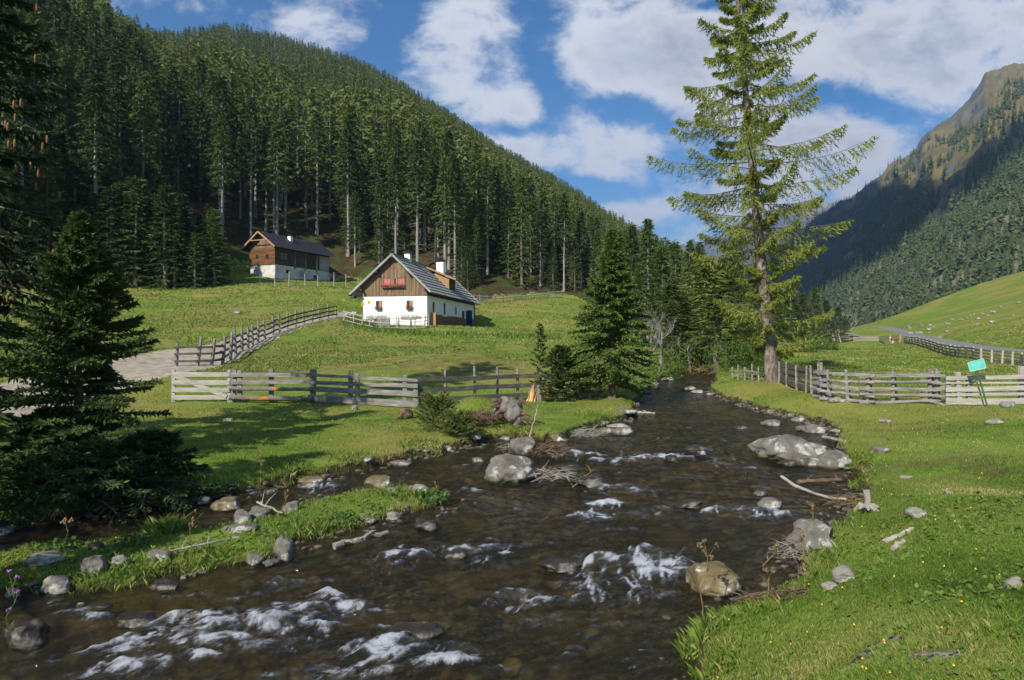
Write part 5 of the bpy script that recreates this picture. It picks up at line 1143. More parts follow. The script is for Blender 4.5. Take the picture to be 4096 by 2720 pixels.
m=MB(); a=cc+off-uy*.10+Vector((0,-.003,0)); m.plank(a-ux*.012,a+ux*.012,.022,.003,up=uy); m.build('emblem',M_yellow,B)
# ================================================================ cow
def skinmesh(name,verts,edges,radii,m,sub=2,root=0):
    me=bpy.data.meshes.new(name+'_skin'); me.from_pydata([Vector(v) for v in verts],edges,[]); o=bpy.data.objects.new('tmp_skin',me); col.objects.link(o)
    sk=o.modifiers.new('s','SKIN'); sk.use_smooth_shade=True
    for i,r_ in enumerate(radii): me.skin_vertices[0].data[i].radius=(r_,r_) if not hasattr(r_,'__len__') else r_
    me.skin_vertices[0].data[root].use_root=True
    ss_=o.modifiers.new('u','SUBSURF'); ss_.levels=sub; ss_.render_levels=sub
    dg=bpy.context.evaluated_depsgraph_get(); dg.update(); nm=bpy.data.meshes.new_from_object(o.evaluated_get(dg)); bpy.data.objects.remove(o); nm.name=name; nm.materials.clear(); nm.materials.append(m); return nm
def cow_extra(g,c,colr,b):
    s=g.n.new('ShaderNodeSeparateXYZ'); g.l.new(c,s.inputs[0]); x,y,z=s.outputs
    nz=g.math('MULTIPLY',g.math('SUBTRACT',g.noise(c,2.6,3,.5),.5),.5)
    wl=g.ss(g.math('ADD',z,nz),.72,.60); wh=g.ss(g.math('ADD',x,g.math('MULTIPLY',nz,.3)),-1.00,-1.08)
    f=g.math('MAXIMUM',wl,wh); f=g.math('MAXIMUM',f,g.ss(g.math('ADD',x,nz),.95,1.05)); return g.mix(f,colr,(.72,.68,.62))
M_cow=pmat('cow_hide',[(.20,.065,.025),(.28,.10,.04)],scale=5,rough=.8,extra=cow_extra)
bc=hit(895.3,343.6); bc=(bc[0],bc[1],bc[2]) ; sc_=(bc[1]*10.3/F)/2.25
e=empty('cow',bc,'reddish brown cow with white face and legs, standing sideways in the far pasture','cow'); e.scale=(sc_,)*3
v=[(.65,0,1.05),(.2,0,1.02),(-.3,0,1.02),(-.62,0,1.08),(-.88,0,1.25),(-1.05,0,1.34),(-1.28,0,1.18),(.82,0,1.12),(.93,0,.95),(.95,0,.45)]
ed=[(0,1),(1,2),(2,3),(3,4),(4,5),(5,6),(0,7),(7,8),(8,9)]; rd=[.31,.35,.34,.30,.19,.15,.08,.18,.03,.035]
for (x_,s_) in ((.70,1),(.70,-1),(-.55,1),(-.55,-1)):
    b=len(v); par=0 if x_>0 else 3; k=.10 if x_>0 else -.03
    v+=[(x_,.17*s_,.72),(x_+k,.18*s_,.42),(x_+k*.3,.18*s_,.08),(x_+k*.3-.04,.18*s_,.0)]; ed+=[(par,b),(b,b+1),(b+1,b+2),(b+2,b+3)]; rd+=[.15,.07,.05,.055]
link('body',skinmesh('body',v,ed,rd,M_cow),e)
m=MB()
for s_ in (-1,1): m.tube([(-1.0,.08*s_,1.42),(-1.0,.2*s_,1.40),(-1.0,.27*s_,1.36)],[.03,.05,.01],5)
m.build('ears',M_cow,e,True)
m=MB()
for s_ in (-1,1): m.tube([(-1.06,.06*s_,1.46),(-1.10,.14*s_,1.56),(-1.14,.13*s_,1.66)],[.025,.018,.005],5)
m.build('horns',M_lightw,e,True)
# ================================================================ wood pile far right, beams
rg=random.Random(9)
c0_=W3(845,140); e=empty('log_pile',c0_,'heap of old grey logs at the far edge of the pasture, left of the gate','log pile'); m=MB()
for i in range(60):
    t=rg.uniform(-1,1); zz=rg.uniform(.1,1.9)*(1-.5*abs(t)); x_=t*3.6; a=Vector((x_-rg.uniform(.5,1.2),rg.uniform(-1,1),zz+rg.uniform(-.1,.1))); b=Vector((x_+rg.uniform(.8,1.8),rg.uniform(-1,1),zz+rg.uniform(-.25,.1))); m.tube([a,b],rg.uniform(.06,.14),5)
m.build('logs',M_greyw,e)
m=MB()
for t in (-2.6,-1.4): m.tube([(t,-1.2,-.2),(t-.5,-1.0,1.8)],.10,6)
m.build('stakes',M_lightw,e)
# ================================================================ garden of the farmhouse
rg=random.Random(12)
def leafball(name,label,loc,r,h,n,m_,cat='plant',ls=.05,petal=None,npet=0,group=None,stems=8):
    e=empty(name,loc,label,cat,0,group); l=MB(); rr=random.Random(int(abs(loc[0]*100)+abs(loc[1]*10)))
    for i in range(n):
        a=rr.uniform(0,6.28); q=r*rr.random()**.5; z_=rr.random()*h*(1-.5*(q/r)**2); c=Vector((q*math.cos(a),q*math.sin(a),z_)); s=ls*rr.uniform(.6,1.4)
        d1=Vector((rr.uniform(-1,1),rr.uniform(-1,1),rr.uniform(-.3,1))).normalized(); d2=d1.cross(Vector((rr.uniform(-1,1),rr.uniform(-1,1),rr.uniform(-1,1)))).normalized()
        l.add([c,c+d1*s*.5+d2*s*.35,c+d1*s,c+d1*s*.5-d2*s*.35],[(0,1,2,3)])
    l.build('leaves',m_,e)
    s_=MB()
    for i in range(stems): a=rr.uniform(0,6.28); q=r*.5*rr.random(); s_.tube([(0,0,0),(q*math.cos(a),q*math.sin(a),h*rr.uniform(.5,.9))],.006,3)
    s_.build('stems',M_leafy,e)
    if petal:
        f=MB()
        for i in range(npet):
            a=rr.uniform(0,6.28); q=r*rr.random()**.5; f.box((q*math.cos(a),q*math.sin(a),h*rr.uniform(.6,1.05)),(ls,ls,ls*.6),Matrix.Rotation(rr.uniform(0,3),3,'X'))
        f.build('blossoms',petal,e)
    return e
def gp(px,Y): return tuple(W3(px,Y))
M_whitep=pmat('white_petals',[(.75,.72,.70)],rough=.6)
for i,(px,Y,h,hd) in enumerate(((344,59.5,1.75,0),(363,58,1.75,.12),(369,58.3,1.95,.10))):
    p=Vector(gp(px,Y)); e=empty('sunflower',p,['small sunflower at the left end of the flower garden','large open sunflower in front of the farmhouse wall','tallest sunflower, right beside the large open one'][i],'flower',0,'sunflowers in the farmhouse garden')
    m=MB(); m.tube([(0,0,0),(0,0,h)],.02,5); m.build('stalk',M_leafy,e)
    m=MB(); c=Vector((0,-.05,h)); n=14; R0=.17 if hd else .12
    for k in range(n):
        a=2*math.pi*k/n; u=Vector((math.cos(a),0,math.sin(a))); v_=Vector((-math.sin(a),0,math.cos(a))); m.add([c+u*.05,c+u*R0*.7+v_*.035,c+u*R0,c+u*R0*.7-v_*.035],[(0,1,2,3)])
    m.build('petals',M_yellow,e); m=MB(); m.tube([(0,-.075,h),(0,-.04,h)],[.05,.07],8); m.build('flower_disc',pmat('seed_disc',[(.10,.05,.01)],rough=.9) if 'seed_disc' not in MATS else MATS['seed_disc'],e)
    l=MB()
    for k in range(14):
        z_=rg.uniform(.2,h-.1); a=rg.uniform(0,6.28); d=Vector((math.cos(a),math.sin(a),-.1)); q=Vector((-math.sin(a),math.cos(a),0)); b=Vector((0,0,z_)); l.add([b,b+d*.12+q*.07,b+d*.26,b+d*.12-q*.07],[(0,1,2,3)])
    l.build('leaves',M_leafy,e)
leafball('garden_plants','bushy garden flowers left of the raised bed, behind the rail fence',gp(354,58.6),.8,.9,700,M_leafy,'plants',.09,M_whitep,20)
leafball('garden_plants','pale blooming perennials between the sunflowers and the raised bed',gp(371,58),.7,.85,600,M_leafy,'plants',.08,M_whitep,60)
p=Vector(gp(382,58)); e=empty('raised_bed',p,'grey raised plank bed with flowers in front of the farmhouse wall','planter'); m=MB()
m.box((0,0,.35),(1.3,.6,.6)); m.box((.66,-.3,.4),(.08,.08,.85)); m.build('box',M_greyw,e); 
leafball('bedding_flowers','pink and white flowers growing in the grey raised bed',(p.x,p.y,p.z+.62),.55,.35,400,M_leafy,'flowers',.06,M_whitep,40)
p=Vector(gp(411,58.2)); e=empty('flower_trough','x' and p,'pair of grey flower troughs on a pedestal in front of the white gable','planter'); m=MB()
m.box((-.45,0,.82),(.8,.3,.22)); m.build('trough',M_greyw,e); m=MB(); m.box((.45,0,.86),(.8,.3,.22)); m.build('trough',M_greyw,e); m=MB(); m.tube([(0,0,0),(0,0,.75)],[.12,.05],7); m.plank((-.5,0,.72),(.5,0,.76),.05,.1); m.tube([(-.3,0,.1),(.3,0,.1)],.05,6); m.build('pedestal',M_dkw,e)
for dx in (-.45,.45): 
    l=MB()
    for i in range(260): c=Vector((dx+rg.uniform(-.42,.42),rg.uniform(-.17,.17),.93+rg.uniform(-.05,.18))); a=Vector((rg.uniform(-1,1),rg.uniform(-1,1),rg.uniform(-1,1)))*.05; b=Vector((rg.uniform(-1,1),rg.uniform(-1,1),rg.uniform(-1,1)))*.05; l.add([c,c+a,c+b],[(0,1,2)])
    l.build('foliage',M_leafy,e)
# ================================================================ boulders and stones
print('stones')
import bmesh
def rock_extra(g,c,colr,b,lich=.35,wet=True,orange=False):
    nz=g.noise(c,2.3,6,.7); colr=g.mix(g.math('MULTIPLY',g.ss(nz,.52,.60),lich*2),colr,(.50,.50,.44))
    n2=g.noise(c,6.5,5,.75); colr=g.mix(g.math('MULTIPLY',g.ss(n2,.56,.64),.6),colr,(.055,.052,.046))
    wn=g.attr('wet').outputs['Fac']; colr=g.mix(g.math('MULTIPLY',g.ss(wn,.35,.9),.78),colr,(.028,.023,.016)); 
    mo=g.noise(c,3.1,4,.6); colr=g.mix(g.math('MULTIPLY',g.ss(g.math('MULTIPLY',mo,wn),.12,.3),g.attr('moss').outputs['Fac']),colr,(.06,.085,.015))
    return colr
M_rock=pmat('granite',[(.075,.068,.056),(.155,.142,.122),(.25,.235,.21)],scale=3.2,detail=8,rough=.85,bump=1.0,bscale=7,spec=.2,nr=.68,extra=rock_extra)
M_rockd=pmat('wet_dark_rock',[(.014,.010,.007),(.035,.026,.017),(.085,.068,.05)],scale=3.4,detail=8,rough=.35,bump=.9,bscale=7,spec=.5,extra=lambda g,c,k,b:rock_extra(g,c,k,b,.12))
M_rocky=pmat('lichened_ochre_rock',[(.075,.055,.025),(.15,.115,.055),(.24,.20,.13)],scale=2.4,detail=8,rough=.6,bump=.8,bscale=7,spec=.35,extra=lambda g,c,k,b:g.mix(g.ss(g.noise(g.scaled(c,(1,1,1)),4.2,3,.5),.60,.66),rock_extra(g,c,k,b,.1),(.62,.64,.60)))
M_rockp=pmat('pale_slab_rock',[(.16,.145,.12),(.26,.24,.21),(.36,.34,.30)],scale=2.6,stretch=(1,1,4),detail=8,rough=.9,bump=.9,bscale=6,spec=.15,extra=rock_extra)
def ico(sub):
    bm=bmesh.new(); bmesh.ops.create_icosphere(bm,subdivisions=sub,radius=1); v=np.array([p.co[:] for p in bm.verts]); f=np.array([[q.index for q in p.verts] for p in bm.faces]); bm.free(); return v,f
ICO={k:ico(k) for k in (2,3,4,5)}
def rockmesh(seed,w,dp,h,sub,m,moss=0,sq=.5,upright=0,wetline=.25,facets=9):
    rg=np.random.RandomState(seed); v,f=ICO[sub]; v=v.copy()
    v=np.sign(v)*np.abs(v)**(1-.25*sq); 
    for i in range(facets):   # cleaved faces
        nrm=rg.normal(size=3); nrm/=np.linalg.norm(nrm); dd=rg.uniform(.62,.92); t=v@nrm-dd; v=v-np.where(t>0,t*.93,0)[:,None]*nrm
    o=rg.rand(3)*50; a=fbm(v[:,0]*1.1+o[0],v[:,1]*1.1+v[:,2]*1.3+o[1],6,seed)*.34+fbm(v[:,2]*3.5+o[2],v[:,0]*3.5-v[:,1]*3.5,4,seed+1)*.13
    v*=(1+a)[:,None]; lo_=v.min(0); hi=v.max(0); v=(v-(lo_+hi)/2)/((hi-lo_)/2)
    z=v[:,2]*.5+.5                       # 0..1, the lower part sinks into the ground
    v=np.c_[v[:,0]*w/2,v[:,1]*dp/2,(z*1.35-.35)*h]
    wet=np.clip(1-(v[:,2]/h)/wetline,0,1) if wetline else np.zeros(len(v))
    return npmesh('boulder',v,f,m,True,{'wet':wet,'moss':np.full(len(v),moss)})
# px, py of the foot, width px, height px, material, label, group, extra
RK=[(510,484,53,31,M_rock,'largest rounded grey boulder in midstream, spotted with pale lichen',dict(sub=5,sq=.75,facets=7,moss=.5,wetline=.16)),
(523,456,30,19,M_rock,'blocky grey boulder upstream of the largest one, brown roots caught on it',dict(sub=4,sq=.8,moss=.2,wetline=.15)),
(799,463,73,27,M_rock,'long sloping grey boulder at the right bank, biggest of three',dict(sub=5,moss=.9,facets=12,wetline=.18)),
(810,467,28,12,M_rock,'small grey stone in front of the long sloping boulder',dict(moss=.2)),
(838,469,36,18,M_rock,'pointed grey stone right of the long sloping boulder, against the grass',dict(moss=.2)),
(822,553,56,30,M_rock,'pale grey boulder half in the right bank behind dead brush',dict(sub=5,moss=.2,wetline=.1)),
(721,599,53,32,M_rocky,'ochre boulder with white lichen spots at the tip of the right bank',dict(sub=5,sq=.5,facets=5,wetline=.18)),
(772,509,26,10,M_rock,'flat pale topped stone breaking the water near the right bank',dict(moss=.6)),
(762,497,16,7,M_rockd,'brown wet stone above the white driftwood branch',dict()),
(774,427,21,7,M_rock,'flat grey stone in calm water upstream of the sloping boulder',dict(moss=.1)),
(818,434,21,10,M_rock,'pale pointed stone at the waterline upstream of the sloping boulder',dict()),
(806,432,15,6,M_rock,'low stone left of the pale pointed one at the upstream waterline',dict()),
(800,422,14,5,M_rock,'small round stone by the right bank, farthest upstream of the group',dict()),
(839,434,14,5,M_rockp,'small pale stone in the grass edge right of the pale pointed stone',dict(wetline=0)),
(623,436,22,10,M_rock,'grey stone at the end of the left bank spit',dict()),(607,434,18,6,M_rock,'flat stone left of the one at the end of the spit',dict()),(618,428,22,4,M_rockp,'thin pale slab behind the stones of the left bank spit',dict()),
(626,415,26,6,M_rock,'long flat grey slab on the left bank beside the bushy spruce',dict()),
(557,442,16,9,M_rocky,'tan pointed stone right of the root debris on the left bank',dict()),
(281,562,20,26,M_rock,'upright grey stone standing at the front edge of the grassy island',dict(sub=4,sq=.6,wetline=.12)),
(377,490,31,14,M_rocky,'smooth tan boulder in the side channel before the small cascade',dict(sub=4,sq=.5,facets=4)),
(309,487,29,10,M_rocky,'flat brown boulder left of the little cascade in the side channel',dict(sq=.5,facets=4)),
(223,512,32,13,M_rocky,'rounded tan stone in the side channel, left of the lichen-covered one',dict(sq=.4,facets=3)),
(240,525,22,15,M_rock,'lichen-covered pale stone in the side channel by the island',dict(moss=.2)),
(256,521,26,14,M_rock,'angular grey stone right of the lichen-covered one by the island',dict()),
(289,514,18,13,M_rock,'dark pointed stone leaning against the island shore',dict()),
(235,534,38,8,M_rock,'long flat stone lying along the back of the island',dict()),
(90,577,29,22,M_rock,'grey rounded boulder in the left part of the island',dict(sub=4,moss=.1,wetline=0)),
(115,572,28,15,M_rockp,'creased pale stone right of the grey boulder on the island',dict(wetline=0)),
(38,568,42,14,M_rockp,'broad flat grey slab on the island near the left edge',dict(wetline=0)),
(49,596,32,19,M_rockp,'tilted pale slab at the waterline near the left edge',dict(wetline=.1)),
(156,563,29,12,M_rock,'round stone with a hollow among the grass of the island',dict(wetline=0)),
(202,505,15,8,M_rock,'small brown stone at the left bank under the lit grass',dict()),
(93,551,14,9,M_rockd,'small wet stone behind the island, left part',dict()),
(14,652,46,26,M_rockd,'dark wet boulder with pale flecks at the bottom left edge',dict(sub=4)),
(425,532,26,13,M_rockd,'wet dark stone with a bright top below the island tip',dict(sub=4)),
(393,521,14,9,M_rockp,'small white stone at the front of the island tip',dict()),
(253,566,18,12,M_rock,'dark stone in the water left of the upright stone',dict()),
(392,494,14,6,M_rockp,'small pale stone behind the island tip',dict()),(417,493,23,8,M_rockp,'pale stone at the island tip',dict()),
(400,467,23,6,M_rock,'flat dark slab in the side channel near the left bank',dict()),(365,463,15,6,M_rock,'small slab at the foot of the lit left bank',dict()),
(474,443,15,10,M_rock,'grey stone at the foot of the root mound',dict()),(478,463,12,5,M_rock,'little stone upstream left of the largest boulder',dict()),
(588,489,36,13,M_rockd,'mossy low stone downstream right of the largest boulder',dict(moss=1.0)),
(505,441,12,5,M_rock,'low stone behind the blocky boulder at the bank',dict()),(448,452,12,7,M_rock,'small stone at the corner of the left bank',dict()),
(920,518,24,10,M_rockp,'pale pointed stone on the right meadow above the driftwood',dict(wetline=0)),
(848,582,26,16,M_rockp,'pale bumpy stone lying in the grass of the right bank',dict(wetline=0)),
(832,590,20,8,M_rockp,'low grey stone just left of the pale bumpy one in the grass',dict(wetline=0)),
(998,425,22,6,M_rockp,'flat stone in the meadow below the leaning sign',dict(wetline=0)),
(887,424,16,5,M_rockp,'little flat stone in the meadow near the fence, left of two',dict(wetline=0)),
(884,455,22,8,M_rock,'grey slab in the grass right of the sloping boulder',dict(wetline=0)),
(950,494,9,4,M_rockp,'tiny pale stone on the open right meadow',dict(wetline=0)),(908,480,16,4,M_rockp,'thin pale sliver of rock in the right meadow',dict(wetline=0)),
(354,411,8,6,M_rockp,'small white stone below the grey slab fence',dict(wetline=0)),(227,423,14,5,M_rock,'grey stone on the shaded lawn below the gate',dict(wetline=0)),
(22,386,8,5,M_rockp,'white stone beside the gravel track at the left edge',dict(wetline=0)),(236,314,9,3,M_rockp,'white stone lying in the upper meadow below the barn',dict(wetline=0)),
(779,404,14,8,M_rockp,'flat stone propped at the foot of the fence corner',dict(wetline=0)) if False else (779+67-5,404,22,7,M_rockp,'square stone block at the foot of the fence corner post',dict(wetline=0)),
(1012,408,18,7,M_rockp,'pinkish stone under the pale fence right of the sign',dict(wetline=0)),
(1020,590,22,14,M_rockp,'grey stone in the grass at the right edge',dict(wetline=0)),
(655,387,10,5,M_rockp,'white stone on the gravel bar by the bushy spruce',dict()),(698,394,12,4,M_rockp,'flat pale stone midstream far upstream, right of two',dict()),(690,391,14,5,M_rock,'grey stone midstream far upstream, left of two',dict()),(668,381,14,4,M_rock,'pale gravelly stone at the far left bank',dict()),
(742,430,16,4,M_rockd,'dark stone barely above the water upstream',dict()),(700,455,34,9,M_rockd,'dark rounded stone under the upstream rapid',dict(sub=4)),(672,462,13,7,M_rockd,'reddish wet stone in the upstream rapid',dict()),(790,467,20,6,M_rockd,'mossy dark stone at the foot of the sloping boulder',dict(moss=1)),
(690,510,30,9,M_rockd,'wet brown stone under the middle ripples',dict()),(455,560,26,8,M_rockd,'wet dark stone above the left foam line',dict()),(560,573,48,10,M_rockd,'broad brown wet stone left of the big white rapid',dict()),(196,623,30,13,M_rockd,'wet brown stone splitting the lower left rapid',dict(sub=4)),(130,630,46,10,M_rockd,'long brown submerged rock at the lower left',dict(sub=4)),(300,622,34,12,M_rockd,'glistening stone behind the lower foam hump',dict(sub=4)),(410,648,66,10,M_rockd,'dark ledge above the bottom foam',dict(sub=4)),(95,612,24,6,M_rockd,'dark stone below the left end of the island',dict()),(160,591,30,10,M_rockd,'black wet stone under the island edge',dict())]
MR=MATS
for i,(px_,py_,wp,hp,mt,lb_,kw) in enumerate(RK):
    b=hit(px_,py_-.5); sc_=b[1]/F; w_=wp*sc_; h_=max(hp*sc_,.05)*(.9 if py_<640 else 1)
    w_=w_*(.85 if kw.get('wetline',1)==0 else 1); sub_=kw.pop('sub',4 if wp>26 else 3); dp=w_*(.85 if h_>.3*w_ else .75)
    o=link('boulder' if wp>24 else 'stone',rockmesh(200+i,w_,dp,h_,sub_,mt,**kw)); o.location=(b[0],b[1]+dp*.42,b[2]-.01); o.rotation_euler=(0,0,(i*1.3)%.7-.35 if False else 0)
    tag(o,lb_,'boulder' if wp>24 else 'stone')
# scattered stones of the far right slope, the field edge and the banks
rg=random.Random(31)
RP=[rockmesh(700+i,1,.9,.45,2,M_rockp,wetline=0) for i in range(5)]; RPD=[rockmesh(720+i,1,.9,.5,3,M_rockd,wetline=0) for i in range(4)]; RPG=[rockmesh(740+i,1,.9,.5,3,M_rock,wetline=0) for i in range(4)]
n_=0
for i in range(46):
    px_=rg.uniform(905,1030); top=np.interp(px_,[905,960,1024],[325,317,295]); py_=top+abs(rg.gauss(0,1))*9+1
    if py_>345: continue
    b=hit(px_,py_); 
    if b[1]>320: continue
    o=link('stone',RP[i%5]); s_=rg.uniform(.3,.8)*rg.uniform(.6,1.6); o.location=b; o.scale=(s_,s_,s_); o.rotation_euler=(0,0,rg.uniform(0,6)); tag(o,'small pale stone scattered on the grassy slope above the road','stone','stones on the slope above the road')
for i in range(26):
    b=hit(rg.uniform(775,828),rg.uniform(342,350)); o=link('stone',RP[i%5]); s_=rg.uniform(.4,1.2); o.location=b; o.scale=(s_,s_,s_); o.rotation_euler=(0,0,rg.uniform(0,6)); tag(o,'pale stone in the heap at the far left end of the pasture','stone','stones heaped at the far left end of the pasture')
# stones along the waterline
k=0
P_=np.concatenate([POLY[:],ISL]); idxs=[i for i in range(len(P_)) if 5<P_[i][1]<40]
for i in range(95):
    p=P_[rg.choice(idxs)]; x=p[0]+rg.uniform(-.25,.25); y=p[1]+rg.uniform(-.25,.25)
    if abs(x/y)>.8: continue
    h_,s_=height(np.array([x]),np.array([y]),False); 
    if s_[0]>.12: continue
    sz=rg.uniform(.06,.22)*(1 if y<20 else 1.5); mm=rg.random(); o=link('stone',(RPD if mm<.45 else RPG)[i%4]); o.location=(x,y,float(zw(y))-.03*sz); o.scale=(sz*rg.uniform(.9,1.5),sz,sz*rg.uniform(.6,1.1)); o.rotation_euler=(0,0,rg.uniform(0,6))
    tag(o,'wet brown stone at the foot of the grassy bank' if mm<.45 else 'small grey stone at the foot of the grassy bank','stone','brown stones along the waterline' if mm<.45 else 'grey stones along the waterline')
gv,gf=ico(1); rgg=np.random.RandomState(12); n_=26000; X=rgg.uniform(-9,12,n_); Y=rgg.uniform(5,32,n_); h,s=height(X,Y); ok=(s<.10)&(s>-.42)&(np.abs(X/Y)<.85)&(fbm(X*.8,Y*.8,3,170)+rgg.rand(n_)*.3>.05); X,Y,h,s=X[ok],Y[ok],h[ok],s[ok]; n_=len(X); sz=rgg.uniform(.012,.045,n_)*np.interp(Y,[5,30],[1,2.2]); sc3=np.stack([sz*rgg.uniform(.8,1.5,n_),sz*rgg.uniform(.8,1.3,n_),sz*rgg.uniform(.4,.8,n_)],1)
V=gv[None]*sc3[:,None]*(1+.25*rgg.normal(size=(n_,len(gv),1))*.5)+np.stack([X,Y,np.maximum(h,zw(Y)-.02)+sz*.2],1)[:,None]
o=link('bank_gravel',npmesh('bank_gravel',V.reshape(-1,3),(gf[None]+(np.arange(n_)*len(gv))[:,None,None]).reshape(-1,3),pmat('bank_gravel_stone',[(.03,.025,.018),(.10,.085,.065),(.22,.20,.17)],scale=6,rough=.6,spec=.3),False)); o['kind']='stuff'; print('gravel',n_)
# ================================================================ driftwood, roots and dry plants
print('driftwood')
M_bleach=pmat('bleached_wood',[(.20,.18,.15),(.33,.30,.26),(.46,.43,.38)],scale=5,stretch=(1,1,3),rough=.85,bump=.4,spec=.1)
M_brownroot=pmat('brown_roots',[(.055,.036,.024),(.14,.095,.065),(.22,.165,.12)],scale=6,rough=.95,bump=.4,spec=.05)
M_dry=pmat('dry_stalk',[(.15,.095,.045),(.30,.21,.11)],scale=8,rough=.9,spec=.05)
def stick(name,label,p0,p1,r0,r1,m,cat='driftwood',sag=.0,forks=0,seed=0,zoff=0.04,z1=0.0,wob=.02,group=None):
    rg=random.Random(seed); a=Vector(hit(*p0)); b=Vector(hit(*p1)); a.z+=zoff; b.z+=zoff+z1
    o=a.copy(); mb=MB(); n=9; pts=[]
    for i in range(n+1):
        t=i/n; q=a.lerp(b,t)-o; q.z-=sag*4*t*(1-t); q+=Vector((rg.uniform(-wob,wob),rg.uniform(-wob,wob),rg.uniform(-wob,wob)*.5)); pts.append(q)
    mb.tube(pts,[r0+(r1-r0)*i/n for i in range(n+1)],8,wob=.12,rng=rg)
    for k in range(forks):
        i=rg.randint(2,n-1); d=Vector((rg.uniform(-1,1),rg.uniform(-1,1),rg.uniform(-.1,.8))).normalized(); L=rg.uniform(.15,.5)*(b-a).length*.5; q=pts[i]
        mb.tube([q,q+d*L*.5+Vector((0,0,.02)),q+d*L],[r1*.9,r1*.6,r1*.2],5)
    ob=mb.build(name,m); ob.location=o; tag(ob,label,cat,group); return ob
def brush(name,label,loc,r,h,n,m,cat='dead brush',seed=0,thick=.008,flat=.5,parent=None):
    rg=random.Random(seed); mb=MB()
    for i in range(n):
        a=rg.uniform(0,6.28); q_=r*rg.random()**.5*.9; p=Vector((math.cos(a)*q_,math.sin(a)*q_,rg.uniform(0,h*.6)*(1-.5*q_/r))); b_=rg.gauss(.4,.9); d=Vector((math.cos(b_),math.sin(b_),rg.uniform(-.35,.55))).normalized()*rg.choice((-1,1))
        pts=[p]; L=r*rg.uniform(.35,.9)
        for k in range(4): d=(d+Vector((rg.uniform(-1,1),rg.uniform(-1,1),rg.uniform(-1,.5)))*.3).normalized(); pts.append(pts[-1]+d*L/4)
        mb.tube(pts,[thick,thick*.85,thick*.7,thick*.5,thick*.2],3,False)
    o=mb.build(name,m,parent); o.location=loc; 
    if not parent: tag(o,label,cat)
    return o
stick('driftwood_branch','long bleached branch reaching out over the water from the right bank',(782,484),(846,508),.030,.022,M_bleach,sag=.10,seed=3,zoff=.14,forks=1)
stick('driftwood_branch','dark log lying low in the calm water above the bleached branch',(798,483),(841,480),.05,.035,M_brownroot,seed=4,forks=2,zoff=.01)
stick('driftwood_branch','pale lichened branch stranded in the water below the island',(333,551),(386,534),.05,.03,M_rockp,seed=5,forks=5,wob=.04)
stick('driftwood_branch','long thin grey branch lying along the island grass',(164,560),(240,545),.016,.010,M_bleach,seed=6,forks=5,zoff=.10)
stick('driftwood_branch','forked twig leaning on the stones behind the island',(258,508),(282,520),.018,.012,M_bleach,seed=7,forks=4,zoff=.1)
stick('driftwood_branch','thin grey log in the water at the end of the left spit',(632,413),(655,414),.05,.03,M_bleach,seed=8,forks=2,zoff=.02)
stick('driftwood_branch','twiggy stick stuck on the low mossy stone',(573,489),(594,478),.016,.012,M_dry,seed=9,forks=5,zoff=.05,z1=.12)
stick('old_plank','weathered grey plank half buried in the right meadow, longer of two',(884,545),(914,530),.035,.03,M_bleach,seed=10,zoff=.02)
stick('old_plank','weathered grey plank half buried in the right meadow, shorter of two',(893,551),(904,543),.03,.025,M_bleach,seed=11,zoff=.02)
stick('driftwood_branch','tall bent bare stick rising beside the blocky boulder',(528,446),(539,442),.022,.008,M_bleach,seed=12,zoff=.0,z1=1.0,sag=-.06,forks=3)
stick('driftwood_branch','mossy branch trailing from the island into the rapid',(182,580),(205,574),.03,.02,M_rock,seed=13,forks=4,zoff=.02)
stick('driftwood_branch','flat weathered board at the waterline right of the pale pointed stone',(824,438),(846,443),.05,.05,M_bleach,seed=14,zoff=.02)
b=hit(553,484); brush('dead_brush','bleached twigs and roots caught on the right side of the largest boulder',(b[0],b[1]+.2,b[2]+.08),.42,.42,90,M_bleach,seed=1,thick=.006)
b=hit(547,456); brush('dead_brush','brown tangle of roots caught beside the blocky boulder',(b[0],b[1]+.2,b[2]+.05),.55,.36,150,M_brownroot,seed=2,thick=.012)
b=hit(506,456); brush('dead_brush','pale thin twigs in front of the blocky boulder on the left',(b[0],b[1]+.3,b[2]),.3,.7,30,M_bleach,seed=3,thick=.005)
b=hit(587,437); brush('dead_brush','grey brushwood stranded on the left bank spit',(b[0],b[1]+.2,b[2]),.55,.4,150,M_bleach,seed=4,thick=.005)
b=hit(798,562); brush('dead_brush','grey dead brush hanging over the water before the pale boulder',(b[0],b[1],b[2]+.12),.34,.34,120,M_bleach,seed=5,thick=.003)
b=hit(852,507); brush('dead_brush','brown twiggy brush at the foot of the bleached branch',(b[0],b[1],b[2]),.40,.42,110,M_dry,seed=6,thick=.006)
b=hit(768,603); brush('dead_brush','dark root tangle under the bank right of the ochre boulder',(b[0],b[1]+.1,b[2]-.04),.26,.12,110,M_brownroot,seed=7,thick=.008)
b=hit(800,598); brush('dead_brush','dark washed-out roots below the right bank corner',(b[0],b[1]+.1,b[2]-.03),.24,.12,90,M_brownroot,seed=8,thick=.007)
b=hit(700,375); brush('dead_brush','grey bare willow twigs by the water under the big larch',(b[0]+.6,b[1]+.8,b[2]),1.2,1.6,110,M_dry,seed=9,thick=.009)
b=hit(866,512); e=empty('root_stump',(b[0],b[1],b[2]),'bleached broken stump with short roots on the right bank','stump'); rg=random.Random(5); m=MB()
for k in range(8): a=rg.uniform(0,6.28); L=rg.uniform(.15,.3); m.tube([(0,0,.05),(math.cos(a)*L*.5,math.sin(a)*L*.5,.1),(math.cos(a)*L,math.sin(a)*L,rg.uniform(-.03,.14))],[.055,.04,.022],6,wob=.15,rng=rg)
m.build('roots',M_bleach,e); m=MB(); m.tube([(.10,.15,0),(.11,.15,.14),(.09,.16,.30)],[.05,.045,.05],7,wob=.1,rng=rg); m.build('stub',M_bleach,e)
